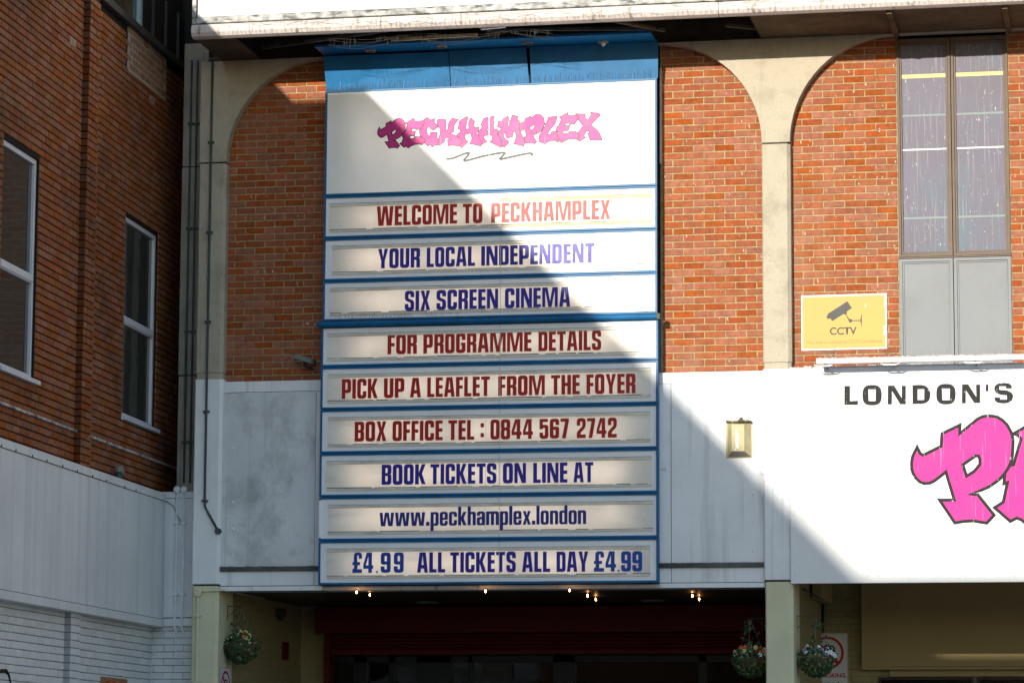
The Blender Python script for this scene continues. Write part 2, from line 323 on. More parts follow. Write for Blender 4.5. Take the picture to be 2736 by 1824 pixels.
# ---------------------------------------------------------------- lettering (own drawn glyphs)
w, s_, t_ = .485, .187, .165
def six(): return [rpoly([(w, .68), (w, 1, .17), (0, 1, .17), (0, 0, .17), (w, 0, .17), (w, .6, .13), (s_, .6), (s_, 1-t_, .05), (w-s_, 1-t_, .05), (w-s_, .68)]), rr(s_, t_, w-s_, .44, .045)]
G = {
 'O': (w, [rr(0, -.01, w, 1.01, .18), rr(s_, t_, w-s_, 1-t_, .055)]),
 '0': (.47, [rr(0, -.01, .47, 1.01, .18), rr(.18, t_, .29, 1-t_, .05)]),
 'C': (w, [rpoly([(w, .65), (w, 1.01, .18), (0, 1.01, .18), (0, -.01, .18), (w, -.01, .18), (w, .37), (w-s_, .37), (w-s_, t_, .05), (s_, t_, .05), (s_, 1-t_, .05), (w-s_, 1-t_, .05), (w-s_, .65)])]),
 'G': (w, [rpoly([(w, .65), (w, 1.01, .18), (0, 1.01, .18), (0, -.01, .18), (w, -.01, .18), (w, .52), (.255, .52), (.255, .38), (w-s_, .38), (w-s_, t_, .05), (s_, t_, .05), (s_, 1-t_, .05), (w-s_, 1-t_, .05), (w-s_, .65)])]),
 'D': (w, [rpoly([(0, 0), (w, 0, .17), (w, 1, .17), (0, 1)]), rpoly([(s_, t_), (w-s_, t_, .05), (w-s_, 1-t_, .05), (s_, 1-t_)])]),
 'B': (w, [rpoly([(0, 0), (w, 0, .15), (w, .50, .11), (w-.07, .525), (w, .55, .09), (w, 1, .15), (0, 1)]), rpoly([(s_, t_), (w-s_, t_, .04), (w-s_, .44, .04), (s_, .44)]), rpoly([(s_, .585), (w-s_, .585, .04), (w-s_, 1-t_, .04), (s_, 1-t_)])]),
 'E': (.375, [[(0, 0), (.375, 0), (.375, t_), (s_, t_), (s_, .43), (.365, .43), (.365, .6), (s_, .6), (s_, 1-t_), (.37, 1-t_), (.37, 1), (0, 1)]]),
 'F': (.365, [[(0, 0), (s_, 0), (s_, .40), (.355, .40), (.355, .57), (s_, .57), (s_, 1-t_), (.365, 1-t_), (.365, 1), (0, 1)]]),
 'L': (.375, [[(0, 0), (.375, 0), (.375, t_), (s_, t_), (s_, 1), (0, 1)]]),
 'T': (.455, [[(.135, 0), (.322, 0), (.322, 1-t_), (.455, 1-t_), (.455, 1), (0, 1), (0, 1-t_), (.135, 1-t_)]]),
 'H': (w, [[(0, 0), (s_, 0), (s_, .43), (w-s_, .43), (w-s_, 0), (w, 0), (w, 1), (w-s_, 1), (w-s_, .6), (s_, .6), (s_, 1), (0, 1)]]),
 'I': (s_, [[(0, 0), (s_, 0), (s_, 1), (0, 1)]]),
 'N': (.56, [[(0, 0), (.155, 0), (.155, .62), (.355, 0), (.56, 0), (.56, 1), (.405, 1), (.405, .40), (.205, 1), (0, 1)]]),
 'M': (.79, [[(0, 0), (.155, 0), (.155, .83), (.315, 0), (.475, 0), (.635, .83), (.635, 0), (.79, 0), (.79, 1), (.52, 1), (.395, .30), (.27, 1), (0, 1)]]),
 'W': (.87, [[(0, 1), (.09, 0), (.35, 0), (.435, .70), (.52, 0), (.78, 0), (.87, 1), (.68, 1), (.635, .27), (.55, 1), (.32, 1), (.235, .27), (.19, 1)]]),
 'A': (.555, [[(0, 0), (.18, 0), (.2, .2), (.355, .2), (.375, 0), (.555, 0), (.435, 1), (.12, 1)], [(.222, .375), (.278, .86), (.333, .375)]]),
 'Y': (.52, [[(.165, 0), (.352, 0), (.352, .38), (.52, 1), (.33, 1), (.26, .56), (.19, 1), (0, 1), (.165, .38)]]),
 'U': (w, [rpoly([(0, 1), (0, -.01, .18), (w, -.01, .18), (w, 1), (w-s_, 1), (w-s_, t_, .05), (s_, t_, .05), (s_, 1)])]),
 'P': (w, [rpoly([(0, 0), (s_, 0), (s_, .29), (w, .29, .16), (w, 1, .16), (0, 1)]), rpoly([(s_, .455), (w-s_, .455, .05), (w-s_, 1-t_, .05), (s_, 1-t_)])]),
 'R': (w, [rpoly([(0, 0), (s_, 0), (s_, .39), (w-s_, .39, .06), (w-s_, 0), (w, 0), (w, .47, .07), (w-.08, .485), (w, .52, .1), (w, 1, .15), (0, 1)]), rpoly([(s_, .545), (w-s_, .545, .045), (w-s_, 1-t_, .045), (s_, 1-t_)])]),
 'K': (.525, [[(0, 0), (s_, 0), (s_, .43), (.335, 0), (.525, 0), (.345, .53), (.515, 1), (.33, 1), (s_, .58), (s_, 1), (0, 1)]]),
 'X': (.5, [[(0, 0), (.19, 0), (.25, .36), (.31, 0), (.505, 0), (.35, .51), (.495, 1), (.31, 1), (.255, .67), (.195, 1), (.005, 1), (.15, .51)]]),
 'S': (w, [rpoly([(w, .68), (w, 1.01, .18), (0, 1.01, .18), (0, .52, .14), (w-s_, .40, .05), (w-s_, t_, .05), (s_, t_, .05), (s_, .34), (0, .34), (0, -.01, .18), (w, -.01, .18), (w, .50, .14), (s_, .62, .05), (s_, 1-t_, .05), (w-s_, 1-t_, .05), (w-s_, .68)])]),
 '4': (.52, [[(0, .2), (.265, .2), (.265, 0), (.45, 0), (.45, .2), (.52, .2), (.52, .37), (.45, .37), (.45, 1), (.18, 1), (0, .40)], [(.13, .37), (.265, .82), (.265, .37)]]),
 '2': (.47, [rpoly([(0, 0), (.47, 0), (.47, .185), (.2, .185), (.2, .27, .07), (.47, .54, .14), (.47, 1.01, .18), (0, 1.01, .18), (0, .63), (.18, .63), (.18, 1-t_, .045), (.29, 1-t_, .045), (.29, .60, .05), (0, .30, .10)])]),
 '5': (.46, [rpoly([(0, 1), (0, .48), (.18, .48), (.18, .55, .035), (.28, .55, .045), (.28, t_, .045), (.18, t_, .045), (.18, .31), (0, .31), (0, -.01, .18), (.46, -.01, .18), (.46, .70, .15), (.17, .70), (.17, .84), (.43, .84), (.43, 1)])]),
 '6': (w, six()),
 '9': (w, [[(w-x, 1-y) for x, y in lp] for lp in six()]),
 '8': (w, [rpoly([(0, -.01, .17), (w, -.01, .17), (w, .49, .1), (w-.045, .52), (w, .55, .1), (w, 1.01, .17), (0, 1.01, .17), (0, .55, .1), (.045, .52), (0, .49, .1)]), rr(s_, t_-.01, w-s_, .44, .045), rr(s_, .595, w-s_, 1-t_+.01, .045)]),
 '7': (.43, [[(.08, 0), (.27, 0), (.43, .86), (.43, 1), (0, 1), (0, .84), (.235, .84)]]),
 '£': (.5, [rpoly([(0, 0), (.5, 0), (.5, .18), (.25, .18), (.27, .26), (.27, .38), (.40, .38), (.40, .535), (.25, .535), (.25, .86, .04), (.33, .86, .04), (.33, .70), (.5, .70), (.5, 1.01, .18), (.07, 1.01, .18), (.07, .535), (0, .535), (0, .38), (.09, .38), (.09, .24, .03), (0, .17)])]),
 '.': (.18, [[(0, 0), (.18, 0), (.18, .2), (0, .2)]]),
 ',': (.09, [[(0, 0), (.09, 0), (.09, .085), (0, .085)]]),
 ':': (.17, [[(0, .12), (.17, .12), (.17, .33), (0, .33)], [(0, .62), (.17, .62), (.17, .83), (0, .83)]]),
}
q, v_, x_ = .165, .43, .69
G.update({
 'w': (.77, [[(0, x_), (.075, 0), (.305, 0), (.385, .50), (.465, 0), (.695, 0), (.77, x_), (.605, x_), (.57, .18), (.49, x_), (.28, x_), (.20, .18), (.165, x_)]]),
 'p': (v_, [rpoly([(0, -.27), (q, -.27), (q, 0), (v_, -.01, .14), (v_, x_+.01, .14), (q, x_), (0, x_)]), rr(q, .11, v_-q, x_-.11, .035)]),
 'e': (v_, [rpoly([(0, -.01, .15), (v_, -.01, .15), (v_, .24), (v_-q, .24), (v_-q, .11, .035), (q, .11, .035), (q, .29), (v_, .29), (v_, x_+.01, .15), (0, x_+.01, .15)]), rpoly([(q, .40), (v_-q, .40), (v_-q, x_-.11, .035), (q, x_-.11, .035)])]),
 'c': (v_, [rpoly([(0, -.01, .15), (v_, -.01, .15), (v_, .27), (v_-q, .27), (v_-q, .11, .035), (q, .11, .035), (q, x_-.11, .035), (v_-q, x_-.11, .035), (v_-q, .44), (v_, .44), (v_, x_+.01, .15), (0, x_+.01, .15)])]),
 'k': (.45, [[(0, 0), (q, 0), (q, .27), (.28, 0), (.45, 0), (.30, .37), (.44, x_), (.28, x_), (q, .43), (q, 1), (0, 1)]]),
 'h': (v_, [rpoly([(0, 0), (q, 0), (q, x_-.12, .035), (v_-q, x_-.12, .035), (v_-q, 0), (v_, 0), (v_, x_+.01, .14), (q, x_-.01), (q, 1), (0, 1)])]),
 'n': (v_, [rpoly([(0, 0), (q, 0), (q, x_-.12, .035), (v_-q, x_-.12, .035), (v_-q, 0), (v_, 0), (v_, x_+.01, .14), (q, x_), (0, x_)])]),
 'm': (.675, [rpoly([(0, 0), (q, 0), (q, x_-.12, .035), (.255, x_-.12, .035), (.255, 0), (.42, 0), (.42, x_-.12, .035), (.51, x_-.12, .035), (.51, 0), (.675, 0), (.675, x_+.01, .14), (q, x_), (0, x_)])]),
 'a': (v_, [rpoly([(v_-q, 0), (v_, 0), (v_, x_+.01, .15), (0, x_+.01, .15), (0, .48), (q, .48), (q, x_-.11, .03), (v_-q, x_-.11, .03), (v_-q, .42), (0, .40, .12), (0, -.01, .12)]), rr(q-.005, .1, v_-q, .30, .03)]),
 'l': (q, [[(0, 0), (q, 0), (q, 1), (0, 1)]]),
 'o': (v_, [rr(0, -.01, v_, x_+.01, .15), rr(q, .11, v_-q, x_-.11, .04)]),
 'd': (v_, [rpoly([(v_-q, 0), (v_, 0), (v_, 1), (v_-q, 1), (v_-q, x_), (0, x_+.01, .14), (0, -.01, .14)]), rr(q, .11, v_-q, x_-.11, .035)]),
 'x': (.43, [[(0, 0), (.165, 0), (.215, .22), (.265, 0), (.43, 0), (.30, .35), (.425, x_), (.265, x_), (.215, .48), (.165, x_), (.005, x_), (.13, .35)]]),
})
def word(txt, px0, px1, by0, by1, Y, hpx, m, parent, gap=.07, depth=.002):
    """a word of separate letters between two pixels of the photograph's width, standing on the plane Y"""
    A = at(px0, by0, Y); B = at(px1, by1, Y); top = at(px0, by0-hpx, Y); h = top.z-A.z; Wd = B.x-A.x
    nat = sum(G[c][0] for c in txt)+gap*(len(txt)-1); sx = Wd/nat; x = 0
    for c in txt:
        z0 = (A.z+B.z)/2
        lx = A.x+x*sx
        loops = G[c][1]
        mb = MB()
        if c == ':':
            for lp in loops: mb.sheet([lp], lambda a, b: (lx+a*sx, Y, z0+b*h), depth)
        else: mb.sheet(loops, lambda a, b: (lx+a*sx, Y, z0+b*h), depth)
        mb.build('letter', m, parent); x += G[c][0]+gap
def text(txt, px0, px1, by, Y, m, parent, name='lettering', bold=0.0, wall=None):
    cu = bpy.data.curves.new(name, 'FONT'); cu.body = txt; cu.size = 1; cu.offset = bold
    o = bpy.data.objects.new(name, cu); C.objects.link(o); dg = bpy.context.evaluated_depsgraph_get()
    me = bpy.data.meshes.new_from_object(o.evaluated_get(dg)); bpy.data.objects.remove(o)
    xs = [v.co.x for v in me.vertices]; x0, x1 = min(xs), max(xs)
    if wall: pass
    A = at(px0, by, Y); B = at(px1, by, Y); k = (B.x-A.x)/(x1-x0)
    for v in me.vertices: v.co = (A.x+(v.co.x-x0)*k, Y, A.z+v.co.y*k)
    me.materials.clear(); me.materials.append(M[m]); o = bpy.data.objects.new(name, me); C.objects.link(o); o.parent = parent; return o

# ---------------------------------------------------------------- levels of the facade
XP0, XP1 = at(522, 1000, 0).x, at(596, 900, 0).x          # left pillar
XQ0, XQ1 = at(2037, 700, 0).x, at(2113, 700, 0).x         # right pillar
ZS = at(1300, 72, -1.1).z                                 # canopy soffit level
YB = 0.14                                                 # brick face
ZW = (at(700, 1017, 0).z+at(1900, 991, 0).z)/2            # bottom of the brickwork, top of white cladding
ZT = at(1300, 1570, 0.05).z                               # foyer ceiling
YR = 3.4                                                  # foyer back wall

# the setting
struct(MB().box(-90, 120, -140, 40, -.4, 0).build('ground', 'paving'))
hb = MB(); hb.box(XP0+.05, 14, .62, 12, ZS+.31, ZS+6); hb.box(XP0+.05, XQ0+.05, .31, 12, ZT+.12, ZS+.31); hb.box(XQ0+.06, 14, .31, 12, ZT+1.15, ZS+.31); hb.box(XP0+.05, 14, YR+.31, 12, 0, ZT+.11); hb.box(XQ0+.06, 14, YR+.31, 12, ZT+.11, ZT+1.15); hb.box(at(514, 60, -1.15).x+.06, 14, -1.1, .62, ZS+.31, ZS+6)
T(hb.build('cinema_building', 'soffit'), 'dark body of the cinema building behind and above the facade', 'building')
ot = MB(); ot.box(-12, 110, -110, -96, 0, 7); ot.box(-60, -12.6, -110, -84, 0, 12)
T(ot.build('opposite_terrace', 'render'), 'long plain brick terrace across the street behind the camera', 'building')

# ---------------------------------------------------------------- brick courses
BW, BH, BD = .2125, .0625, .05
def brickmesh(name, wd, m, ht=BH, dp=BD, ch=.004, seed=0):
    r = random.Random(seed); a = wd/2; b = ht/2; c = ch
    ring = [(-a, -b), (a, -b), (a, b), (-a, b)]
    j = lambda k: (r.random()-.5)*k
    fr = [(x*(1-c/a)+j(.003), 0, z*(1-c/b)+j(.0025)) for x, z in ring]; md = [(x+j(.003), c, z+j(.003)) for x, z in ring]; bk = [(x, dp, z) for x, z in ring]
    me = bpy.data.meshes.new(name)
    f = [(0, 1, 2, 3)]+[(4+i, 4+(i+1) % 4, (i+1) % 4, i) for i in range(4)]+[(8+i, 8+(i+1) % 4, 4+(i+1) % 4, 4+i) for i in range(4)]
    me.from_pydata(fr+md+bk, [], f); me.materials.append(M[m]); me.update(); return me
def variants(m, widths=(BW, .103, .16, .05), n=5, **k): return {wd: [brickmesh('brick', wd, m, seed=i*31+int(wd*999), **k) for i in range(n)] for wd in widths}
VB = variants('brick')
def put_brick(me, p, rz, parent):
    o = bpy.data.objects.new('brick', me); o.location = p; o.rotation_euler = (rnd.uniform(-.006, .006), 0, rz+rnd.uniform(-.006, .006)); C.objects.link(o); o.parent = parent; return o
def brick_bay(label, x0, x1, z0, z1, align, name='brick_wall', skip=None):
    t = thing(name, label, 'brick wall')
    MB().box(x0-.02, x1+.02, YB+.007, YB+.3, z0-.02, z1+.05).build('mortar', 'mortar', t)
    z = z0+.0375; row = 0; n = 0
    while z < z1+.03:
        off = align+(0.1125 if row % 2 else 0)
        k0 = math.floor((x0-off)/.225); x = off+k0*.225
        while x < x1:
            a = max(x+.0063, x0+.002); b = min(x+.2188, x1-.002)
            if b-a > .03 and not (skip and skip((a+b)/2, z)):
                wd = b-a; key = min(VB, key=lambda q: abs(q-wd)); me = rnd.choice(VB[key])
                o = put_brick(me, ((a+b)/2, YB+rnd.uniform(-.0015, .0015), z+rnd.uniform(-.0015, .0015)), 0, t); n += 1
                if abs(key-wd) > .006: o.scale.x = wd/key
            x += .225
        z += .075; row += 1
    return t, n

# arch corners of the concrete frame
RA = 1.13
XL_in, XR_in = XP1+.02, XQ0
ZSP = (at(600, 430, 0).z+at(2033, 384, 0).z)/2           # springing
def hid(x, z):                                           # brick wholly behind concrete or sign
    for cx, side in ((XL_in+RA, -1), (XR_in-RA, 1), (XQ1+RA, -1)):
        if z > ZSP and (x-cx)*side > 0 and ((side < 0 and x < cx and x > cx-RA-.1) or (side > 0 and x > cx and x < cx+RA+.1)):
            if math.hypot(x-cx, z-ZSP) > RA+.16: return True
    return False
SXL = at(866, 600, -.1).x; SXR = at(1755.5, 600, -.1).x
nA = brick_bay('shaded red brick infill left of the blue framed sign board', XP1-.02, SXL+.10, ZW, ZS-.02, at(866, 600, YB).x, skip=hid)[1]
nB = brick_bay('sunlit red brick infill between the blue framed sign board and the slim concrete pillar', SXR+.02, XQ0+.02, ZW, ZS-.02, at(1798, 600, YB).x-.225, skip=hid)[1]
WX0 = at(2398, 500, YB).x; WX1 = at(2699, 500, YB).x
nC = brick_bay('red brick infill behind the yellow camera notice, left of the tall brown window', XQ1-.02, WX0, ZW+.02, ZS-.02, WX0-.225, skip=hid)[1]
nD = brick_bay('red brick strip right of the tall brown window at the photo edge', WX1, WX1+1.0, ZW+.02, ZS-.02, WX1, skip=hid)[1]
print('bricks', nA, nB, nC, nD)

# ---------------------------------------------------------------- concrete frame
fr = thing('concrete_frame', 'pale cast concrete frame of pillars with flared arch heads framing the brick infill', 'concrete frame')
def spandrel(x0, x1, left_arc, right_arc, y0=0.0, y1=.13):
    """flared head between x0 and x1; left_arc: an arc curving away to the left of x0, right_arc likewise to the right of x1"""
    lp = []
    lp += [(x1, ZSP)] if not right_arc else []
    if right_arc: lp += [(x1+RA-RA*math.cos(math.radians(a)), ZSP+RA*math.sin(math.radians(a))) for a in range(0, 91, 5)]; lp += [(x1+RA, ZS+.01)]
    else: lp += [(x1, ZS+.01)]
    if left_arc: lp += [(x0-RA, ZS+.01)]+[(x0-RA+RA*math.cos(math.radians(a)), ZSP+RA*math.sin(math.radians(a))) for a in range(90, -1, -5)]
    else: lp += [(x0, ZS+.01), (x0, ZSP)]
    m = MB(); m.sheet([lp], lambda a, b: (a, y0, b), y1-y0); m.build('arch_head', 'concrete', fr, bevel=.008)
ZJ = at(2033, 384, 0).z
spandrel(XP0, XP1, False, True); spandrel(XQ0, XQ1, True, True)
MB().box(XL_in+RA+.004, XR_in-RA-.004, .0, .13, at(866, 160, 0).z, ZS+.01).build('lintel', 'concrete', fr, bevel=.006)
MB().box(XQ1+RA+.004, WX1+1.2, .0, .13, ZSP+RA, ZS+.01).build('lintel', 'concrete', fr, bevel=.006)
ZPB = at(2117, 1550, 0).z
def pillar(x0, x1, z0, z1, m, name='pillar', d=.55, y=0.0, ch=.035):
    lp = [(x0, d), (x0, y+ch*.4), (x0+ch*.4, y), (x1-ch, y), (x1, y+ch), (x1, d)]
    mb = MB(); k = len(lp); mb.v = [(a, b, z0) for a, b in lp]+[(a, b, z1) for a, b in lp]
    mb.f = [tuple(range(k))[::-1], tuple(range(k, 2*k))]+[(i, (i+1) % k, k+(i+1) % k, k+i) for i in range(k)]
    return mb.build(name, m, fr)
for x0, x1, a, b in ((XP0, XP1, 996, 430), (XQ0, XQ1, 968, 380)):
    px = 560 if x0 == XP0 else 2075
    za, zb = at(px, a, 0).z, at(px, b, 0).z
    o = pillar(x0, x1, za+.004, ZSP-.018, 'concrete', 'pillar_shaft')
    MB().box(x0+.01, x1-.03, .012, .5, ZSP-.018, ZSP+.001).build('joint', 'darkline', fr)
    pillar(x0+.006, x1-.006, za-.07, za+.001, 'concrete', 'pillar_joint', y=.012)
    o = pillar(x0-.004, x1+.004, ZPB+.01, za-.07, 'whitep', 'painted_shaft'); o['label'] = 'white painted stretch of the pillar'
    o = pillar(x0+.008, x1-.004, 0.003, ZPB-.012, 'cream', 'painted_base', d=.62); o['label'] = 'cream painted foot of the pillar'
    MB().box(x0+.02, x1-.03, .012, .5, ZPB-.012, ZPB+.01).build('joint', 'darkline', fr)
# return pier behind the left pillar
XO0 = at(482, 700, .3).x
rp = thing('return_pier', 'narrow grey concrete pier set back in the dark corner, left of the main pillar', 'concrete pier')
zj1 = at(505, 446, .3).z; zj2 = at(500, 1003, .3).z; ZCP = at(460, 1315, .3).z
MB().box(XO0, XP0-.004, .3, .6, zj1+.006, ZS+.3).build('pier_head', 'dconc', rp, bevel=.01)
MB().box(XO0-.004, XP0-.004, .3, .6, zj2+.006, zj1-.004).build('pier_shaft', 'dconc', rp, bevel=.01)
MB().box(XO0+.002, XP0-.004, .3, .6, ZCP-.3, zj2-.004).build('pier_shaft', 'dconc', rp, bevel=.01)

# ---------------------------------------------------------------- canopy over the facade
cn = thing('canopy', 'white projecting canopy fascia with stained gutter edge above the facade', 'canopy')
YF = -1.15
XF0 = at(514, 60, YF).x
ZF1 = at(1300, 24, YF).z; XE = 5.0
MB().box(XF0+.06, XE, YF-.003, YF-.0005, ZF1+.118, ZF1+.122).build('fascia_line', 'track', cn)
MB().box(XF0+.05, XE, YF, YF+.04, ZF1+.055, ZF1+3.0).build('fascia_sheet', 'fascia', cn)
MB().box(XF0+.055, XE, YF-.012, YF, ZF1+.045, ZF1+.085).build('fascia_bead', 'fascia', cn, bevel=.004)
mb = MB(); mb.box(XF0+.05, XE, YF-.03, YF+.02, ZF1-.03, ZF1+.04); mb.build('flashing', 'flash', cn, bevel=.008)
mb = MB(); prof = [(YF+.10, ZS+.005), (YF+.03, ZS-.005), (YF-.02, ZS+.012), (YF-.045, ZS+.05), (YF-.045, ZS+.10), (YF-.03, ZF1-.045), (YF+.0, ZF1-.035), (YF+.10, ZF1-.035)]
k = len(prof)
def gutter(x0, x1, bld=True):
    mb = MB(); mb.v = [(x0, a, b) for a, b in prof]+[(x1, a, b) for a, b in prof]
    mb.f = [(i, (i+1) % k, k+(i+1) % k, k+i) for i in range(k)]+[tuple(range(k)), tuple(range(k, 2*k))[::-1]]
    mb.build('gutter_length', 'gutter', cn, smooth=False)
gx = [XF0, at(1020, 40, YF).x, at(1922, 10, YF).x-.006, XE]
for a, b in zip(gx, gx[1:]): gutter(a+.003, b-.003)
MB().box(gx[2]-.03, gx[2]+.04, YF-.05, YF, ZF1-.045, ZF1+.03).build('gutter_clip', 'metald', cn, bevel=.004)
MB().box(XF0, XF0+.045, YF-.02, YF+.5, ZF1-.03, ZF1+3).build('end_trim', 'flash', cn, bevel=.004)
MB().box(XF0+.048, XF0+.058, YF-.022, YF-.002, ZF1-.03, ZF1+3).build('end_seam', 'metald', cn)
# soffit: boards either side, an open black void in front of the blue boards over the sign
XV0 = at(640, 100, -.8).x; XV1 = at(2010, 60, -.8).x
MB().box(XF0, XV0, YF+.1, .0, ZS+.012, ZS+.03).build('soffit_board', 'soffit', cn)
XS2 = at(2386, 60, -.5).x
MB().box(XV1, XS2-.004, YF+.1, .0, ZS+.012, ZS+.03).build('soffit_board', 'soffit', cn)
MB().box(XS2+.004, XE, YF+.1, .0, ZS+.010, ZS+.03).build('soffit_board', 'soffit', cn)
MB().box(XS2-.03, XS2+.03, YF+.12, .0, ZS-.03, ZS+.009).build('soffit_batten', 'soffit', cn, bevel=.004)
XS3 = at(2690, 45, -.5).x; MB().box(XS3-.03, XS3+.03, YF+.12, .0, ZS-.03, ZS+.009).build('soffit_batten', 'soffit', cn, bevel=.004)
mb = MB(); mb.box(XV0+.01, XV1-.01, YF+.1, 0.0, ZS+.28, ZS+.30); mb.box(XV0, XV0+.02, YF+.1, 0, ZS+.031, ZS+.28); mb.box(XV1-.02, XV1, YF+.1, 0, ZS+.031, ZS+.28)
mb.build('void_lining', 'blackfill', cn)
def batten(p0, p1, wd, m='wood'):
    a = atz(*p0, ZS+.02); b = atz(*p1, ZS+.02); d = (b-a).normalized(); e = Vector((-d.y, d.x, 0))*wd
    MB().hexa([a-e, b-e, b+e, a+e]+[q+Vector((0, 0, .03)) for q in (a-e, b-e, b+e, a+e)]).build('loose_batten', m, cn)
batten((700, 133), (1060, 82), .014, 'wood'); batten((1045, 111), (1275, 97), .016, 'yellowed'); batten((1285, 80), (1350, 74), .02, 'whitep')
batten((1640, 60), (1775, 86), .014, 'soffit'); batten((880, 92), (1500, 62), .01, 'metald'); batten((1300, 84), (1760, 81), .01, 'metald')
batten((1940, 72), (2040, 82), .02, 'soffit')
# blue soffit strip with downlights
bs = thing('blue_soffit', 'blue painted soffit board with four round downlights above the sign', 'soffit')
XB0, XB1 = SXL-.02, SXR+.0
yb0 = atz(1300, 106, ZS).y
MB().box(XB0, XB1, yb0, -.10, ZS-.004, ZS+.02).build('soffit_strip', 'bluep', bs)
for i, (px, py) in enumerate(((989, 136), (1180, 124), (1409, 115), (1612, 113))):
    p = atz(px, py, ZS-.006); f = MB(); n = 24; R1, R2 = .062, .040
    for r, z in ((R1, p.z+.002), (R1, p.z-.008), (R2, p.z-.01), (R2, p.z+.0015)):
        f.v += [(p.x+r*math.cos(2*math.pi*j/n), p.y+r*math.sin(2*math.pi*j/n), z) for j in range(n)]
    for k_ in range(3): f.f += [(k_*n+j, k_*n+(j+1) % n, (k_+1)*n+(j+1) % n, (k_+1)*n+j) for j in range(n)]
    d = f.build('downlight', 'rim' if i != 2 else 'mud', bs)
    g = MB(); g.v = [(p.x+R2*math.cos(2*math.pi*j/n), p.y+R2*math.sin(2*math.pi*j/n), p.z+.001) for j in range(n)]; g.f = [tuple(range(n))[::-1]]
    g.build('lens', 'lampd', d)
    if i == 3:
        b = MB(); b.tube([(p.x, p.y, p.z+.02), (p.x, p.y, p.z-.005), (p.x, p.y, p.z-.03), (p.x, p.y, p.z-.045)], [.02, .03, .026, .008], 12); b.build('bulb', 'whitep', d, smooth=True)

# ---------------------------------------------------------------- the big sign
YS = -.10
sg = thing('cinema_sign', 'tall blue framed cinema sign of ten stacked panels with pink logo and lettering', 'sign')
XU0, XU1 = SXL, SXR; XD0, XD1 = at(854, 1300, YS).x, at(1759, 1300, YS).x
rows = [(242, 211), (524, 497.5), (638.5, 611), (752.5, 727), (865, 845), (980.5, 961.5), (1094, 1078.4), (1211, 1198), (1327, 1316.3), (1444.3, 1435.7), (1561, 1557)]
ZR = [(at(866 if i < 5 else 855, a, YS).z+at(1755 if i < 5 else 1760, b, YS).z)/2 for i, (a, b) in enumerate(rows)]
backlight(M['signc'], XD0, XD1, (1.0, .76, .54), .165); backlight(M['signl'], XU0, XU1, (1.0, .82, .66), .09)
# backing box, black sides
MB().box(XU0+.012, XU1-.012, YS+.03, YB+.005, ZR[4], ZR[0]-.004).build('casing', 'blackfill', sg)
MB().box(XD0+.012, XD1-.012, YS+.03, .2, ZR[10]+.005, ZR[4]-.001).build('casing', 'bluep', sg)
FT = .021
XSEAM = at(1337, 900, YS).x
def ring(x0, x1, z0, z1, y, fwd=.012):
    m = MB(); lo = [(x0, z0), (x1, z0), (x1, z1), (x0, z1)]; li = [(x0+FT, z0+FT), (x1-FT, z0+FT), (x1-FT, z1-FT), (x0+FT, z1-FT)]
    m.sheet([lo, li], lambda a, b: (a, y-fwd, b), .05); return m
panels = []
for i in range(10):
    z1, z0 = ZR[i]-.0035, ZR[i+1]+.0035
    x0, x1 = (XU0, XU1) if i < 4 else (XD0, XD1)
    if i == 3: z0 = ZR[4]+.03
    if i == 4: z1 = ZR[4]-.03
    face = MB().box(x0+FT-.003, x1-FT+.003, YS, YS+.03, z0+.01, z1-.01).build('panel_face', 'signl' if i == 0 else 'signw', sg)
    panels.append(face)
    if i in (8,): # frame missing its left side: white showing
        ring(x0, x1, z0, z1, YS).build('frame', 'blue', sg, bevel=.003)
        MB().box(x0-.002, x0+FT+.002, YS-.0145, YS, z0+.03, z1-.03).build('bare_edge', 'signw', face)
    else: ring(x0, x1, z0, z1, YS).build('frame', 'blue', sg, bevel=.003)
    if i == 0:
        xs = at(1307, 400, YS).x; MB().box(xs-.0025, xs+.0025, YS-.004, YS-.0005, z0+FT, z1-FT).build('seam_strip', 'track', face)
        MB().box(xs-.006, xs-.003, YS-.002, YS-.0004, z0+FT, z1-FT).build('seam_strip', 'signw', face); continue
    MB().box(XSEAM-.003, XSEAM+.003, YS-.009, YS-.0005, z0+FT, z1-FT).build('seam_strip', 'track', face)
    h = z1-z0; ix0 = x0+.085+rnd.uniform(-.02, .015); ix1 = x1-.075+rnd.uniform(-.01, .02)
    zt, zb_ = z1-h*.18, z0+h*.165
    for a, b in ((ix0, XSEAM-.004), (XSEAM+.004, ix1)):
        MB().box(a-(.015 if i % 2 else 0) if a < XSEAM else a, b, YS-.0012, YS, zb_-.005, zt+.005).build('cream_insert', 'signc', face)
        ml = 'yellowed' if (i == 1 and a > XSEAM) else 'track'
        MB().box(a, b, YS-.010, YS-.0014, zt-.034, zt).build('rail', ml, face, bevel=.003)
        MB().box(a, b, YS-.010, YS-.0014, zb_-.013, zb_+.014).build('rail', ml, face, bevel=.003)
        MB().box(a, b, YS-.0105, YS-.0014, zt+.0005, zt+.003).build('rail_gap', 'darkline', face)
        L = b-a; k0 = a
        while k0 < b-.02:                    # broken dark line of grime along the bottom rail
            l = rnd.uniform(.08, .55); e = min(b, k0+l)
            MB().box(k0, e, YS-.0108, YS-.0014, zb_+.0145, zb_+.0145+rnd.uniform(.002, .007)).build('grime_line', 'darkline', face)
            k0 = e+rnd.uniform(.01, .09)
    # overlapping clear letter sheet edges
    for xx in (XSEAM-.155, ):
        MB().box(xx, xx+.0035, YS-.0022, YS-.0012, zb_+.02, zt-.036).build('sheet_edge', 'track', face)
Yl = YS-.0075
P_ = panels
R1 = lambda *a: word(*a)
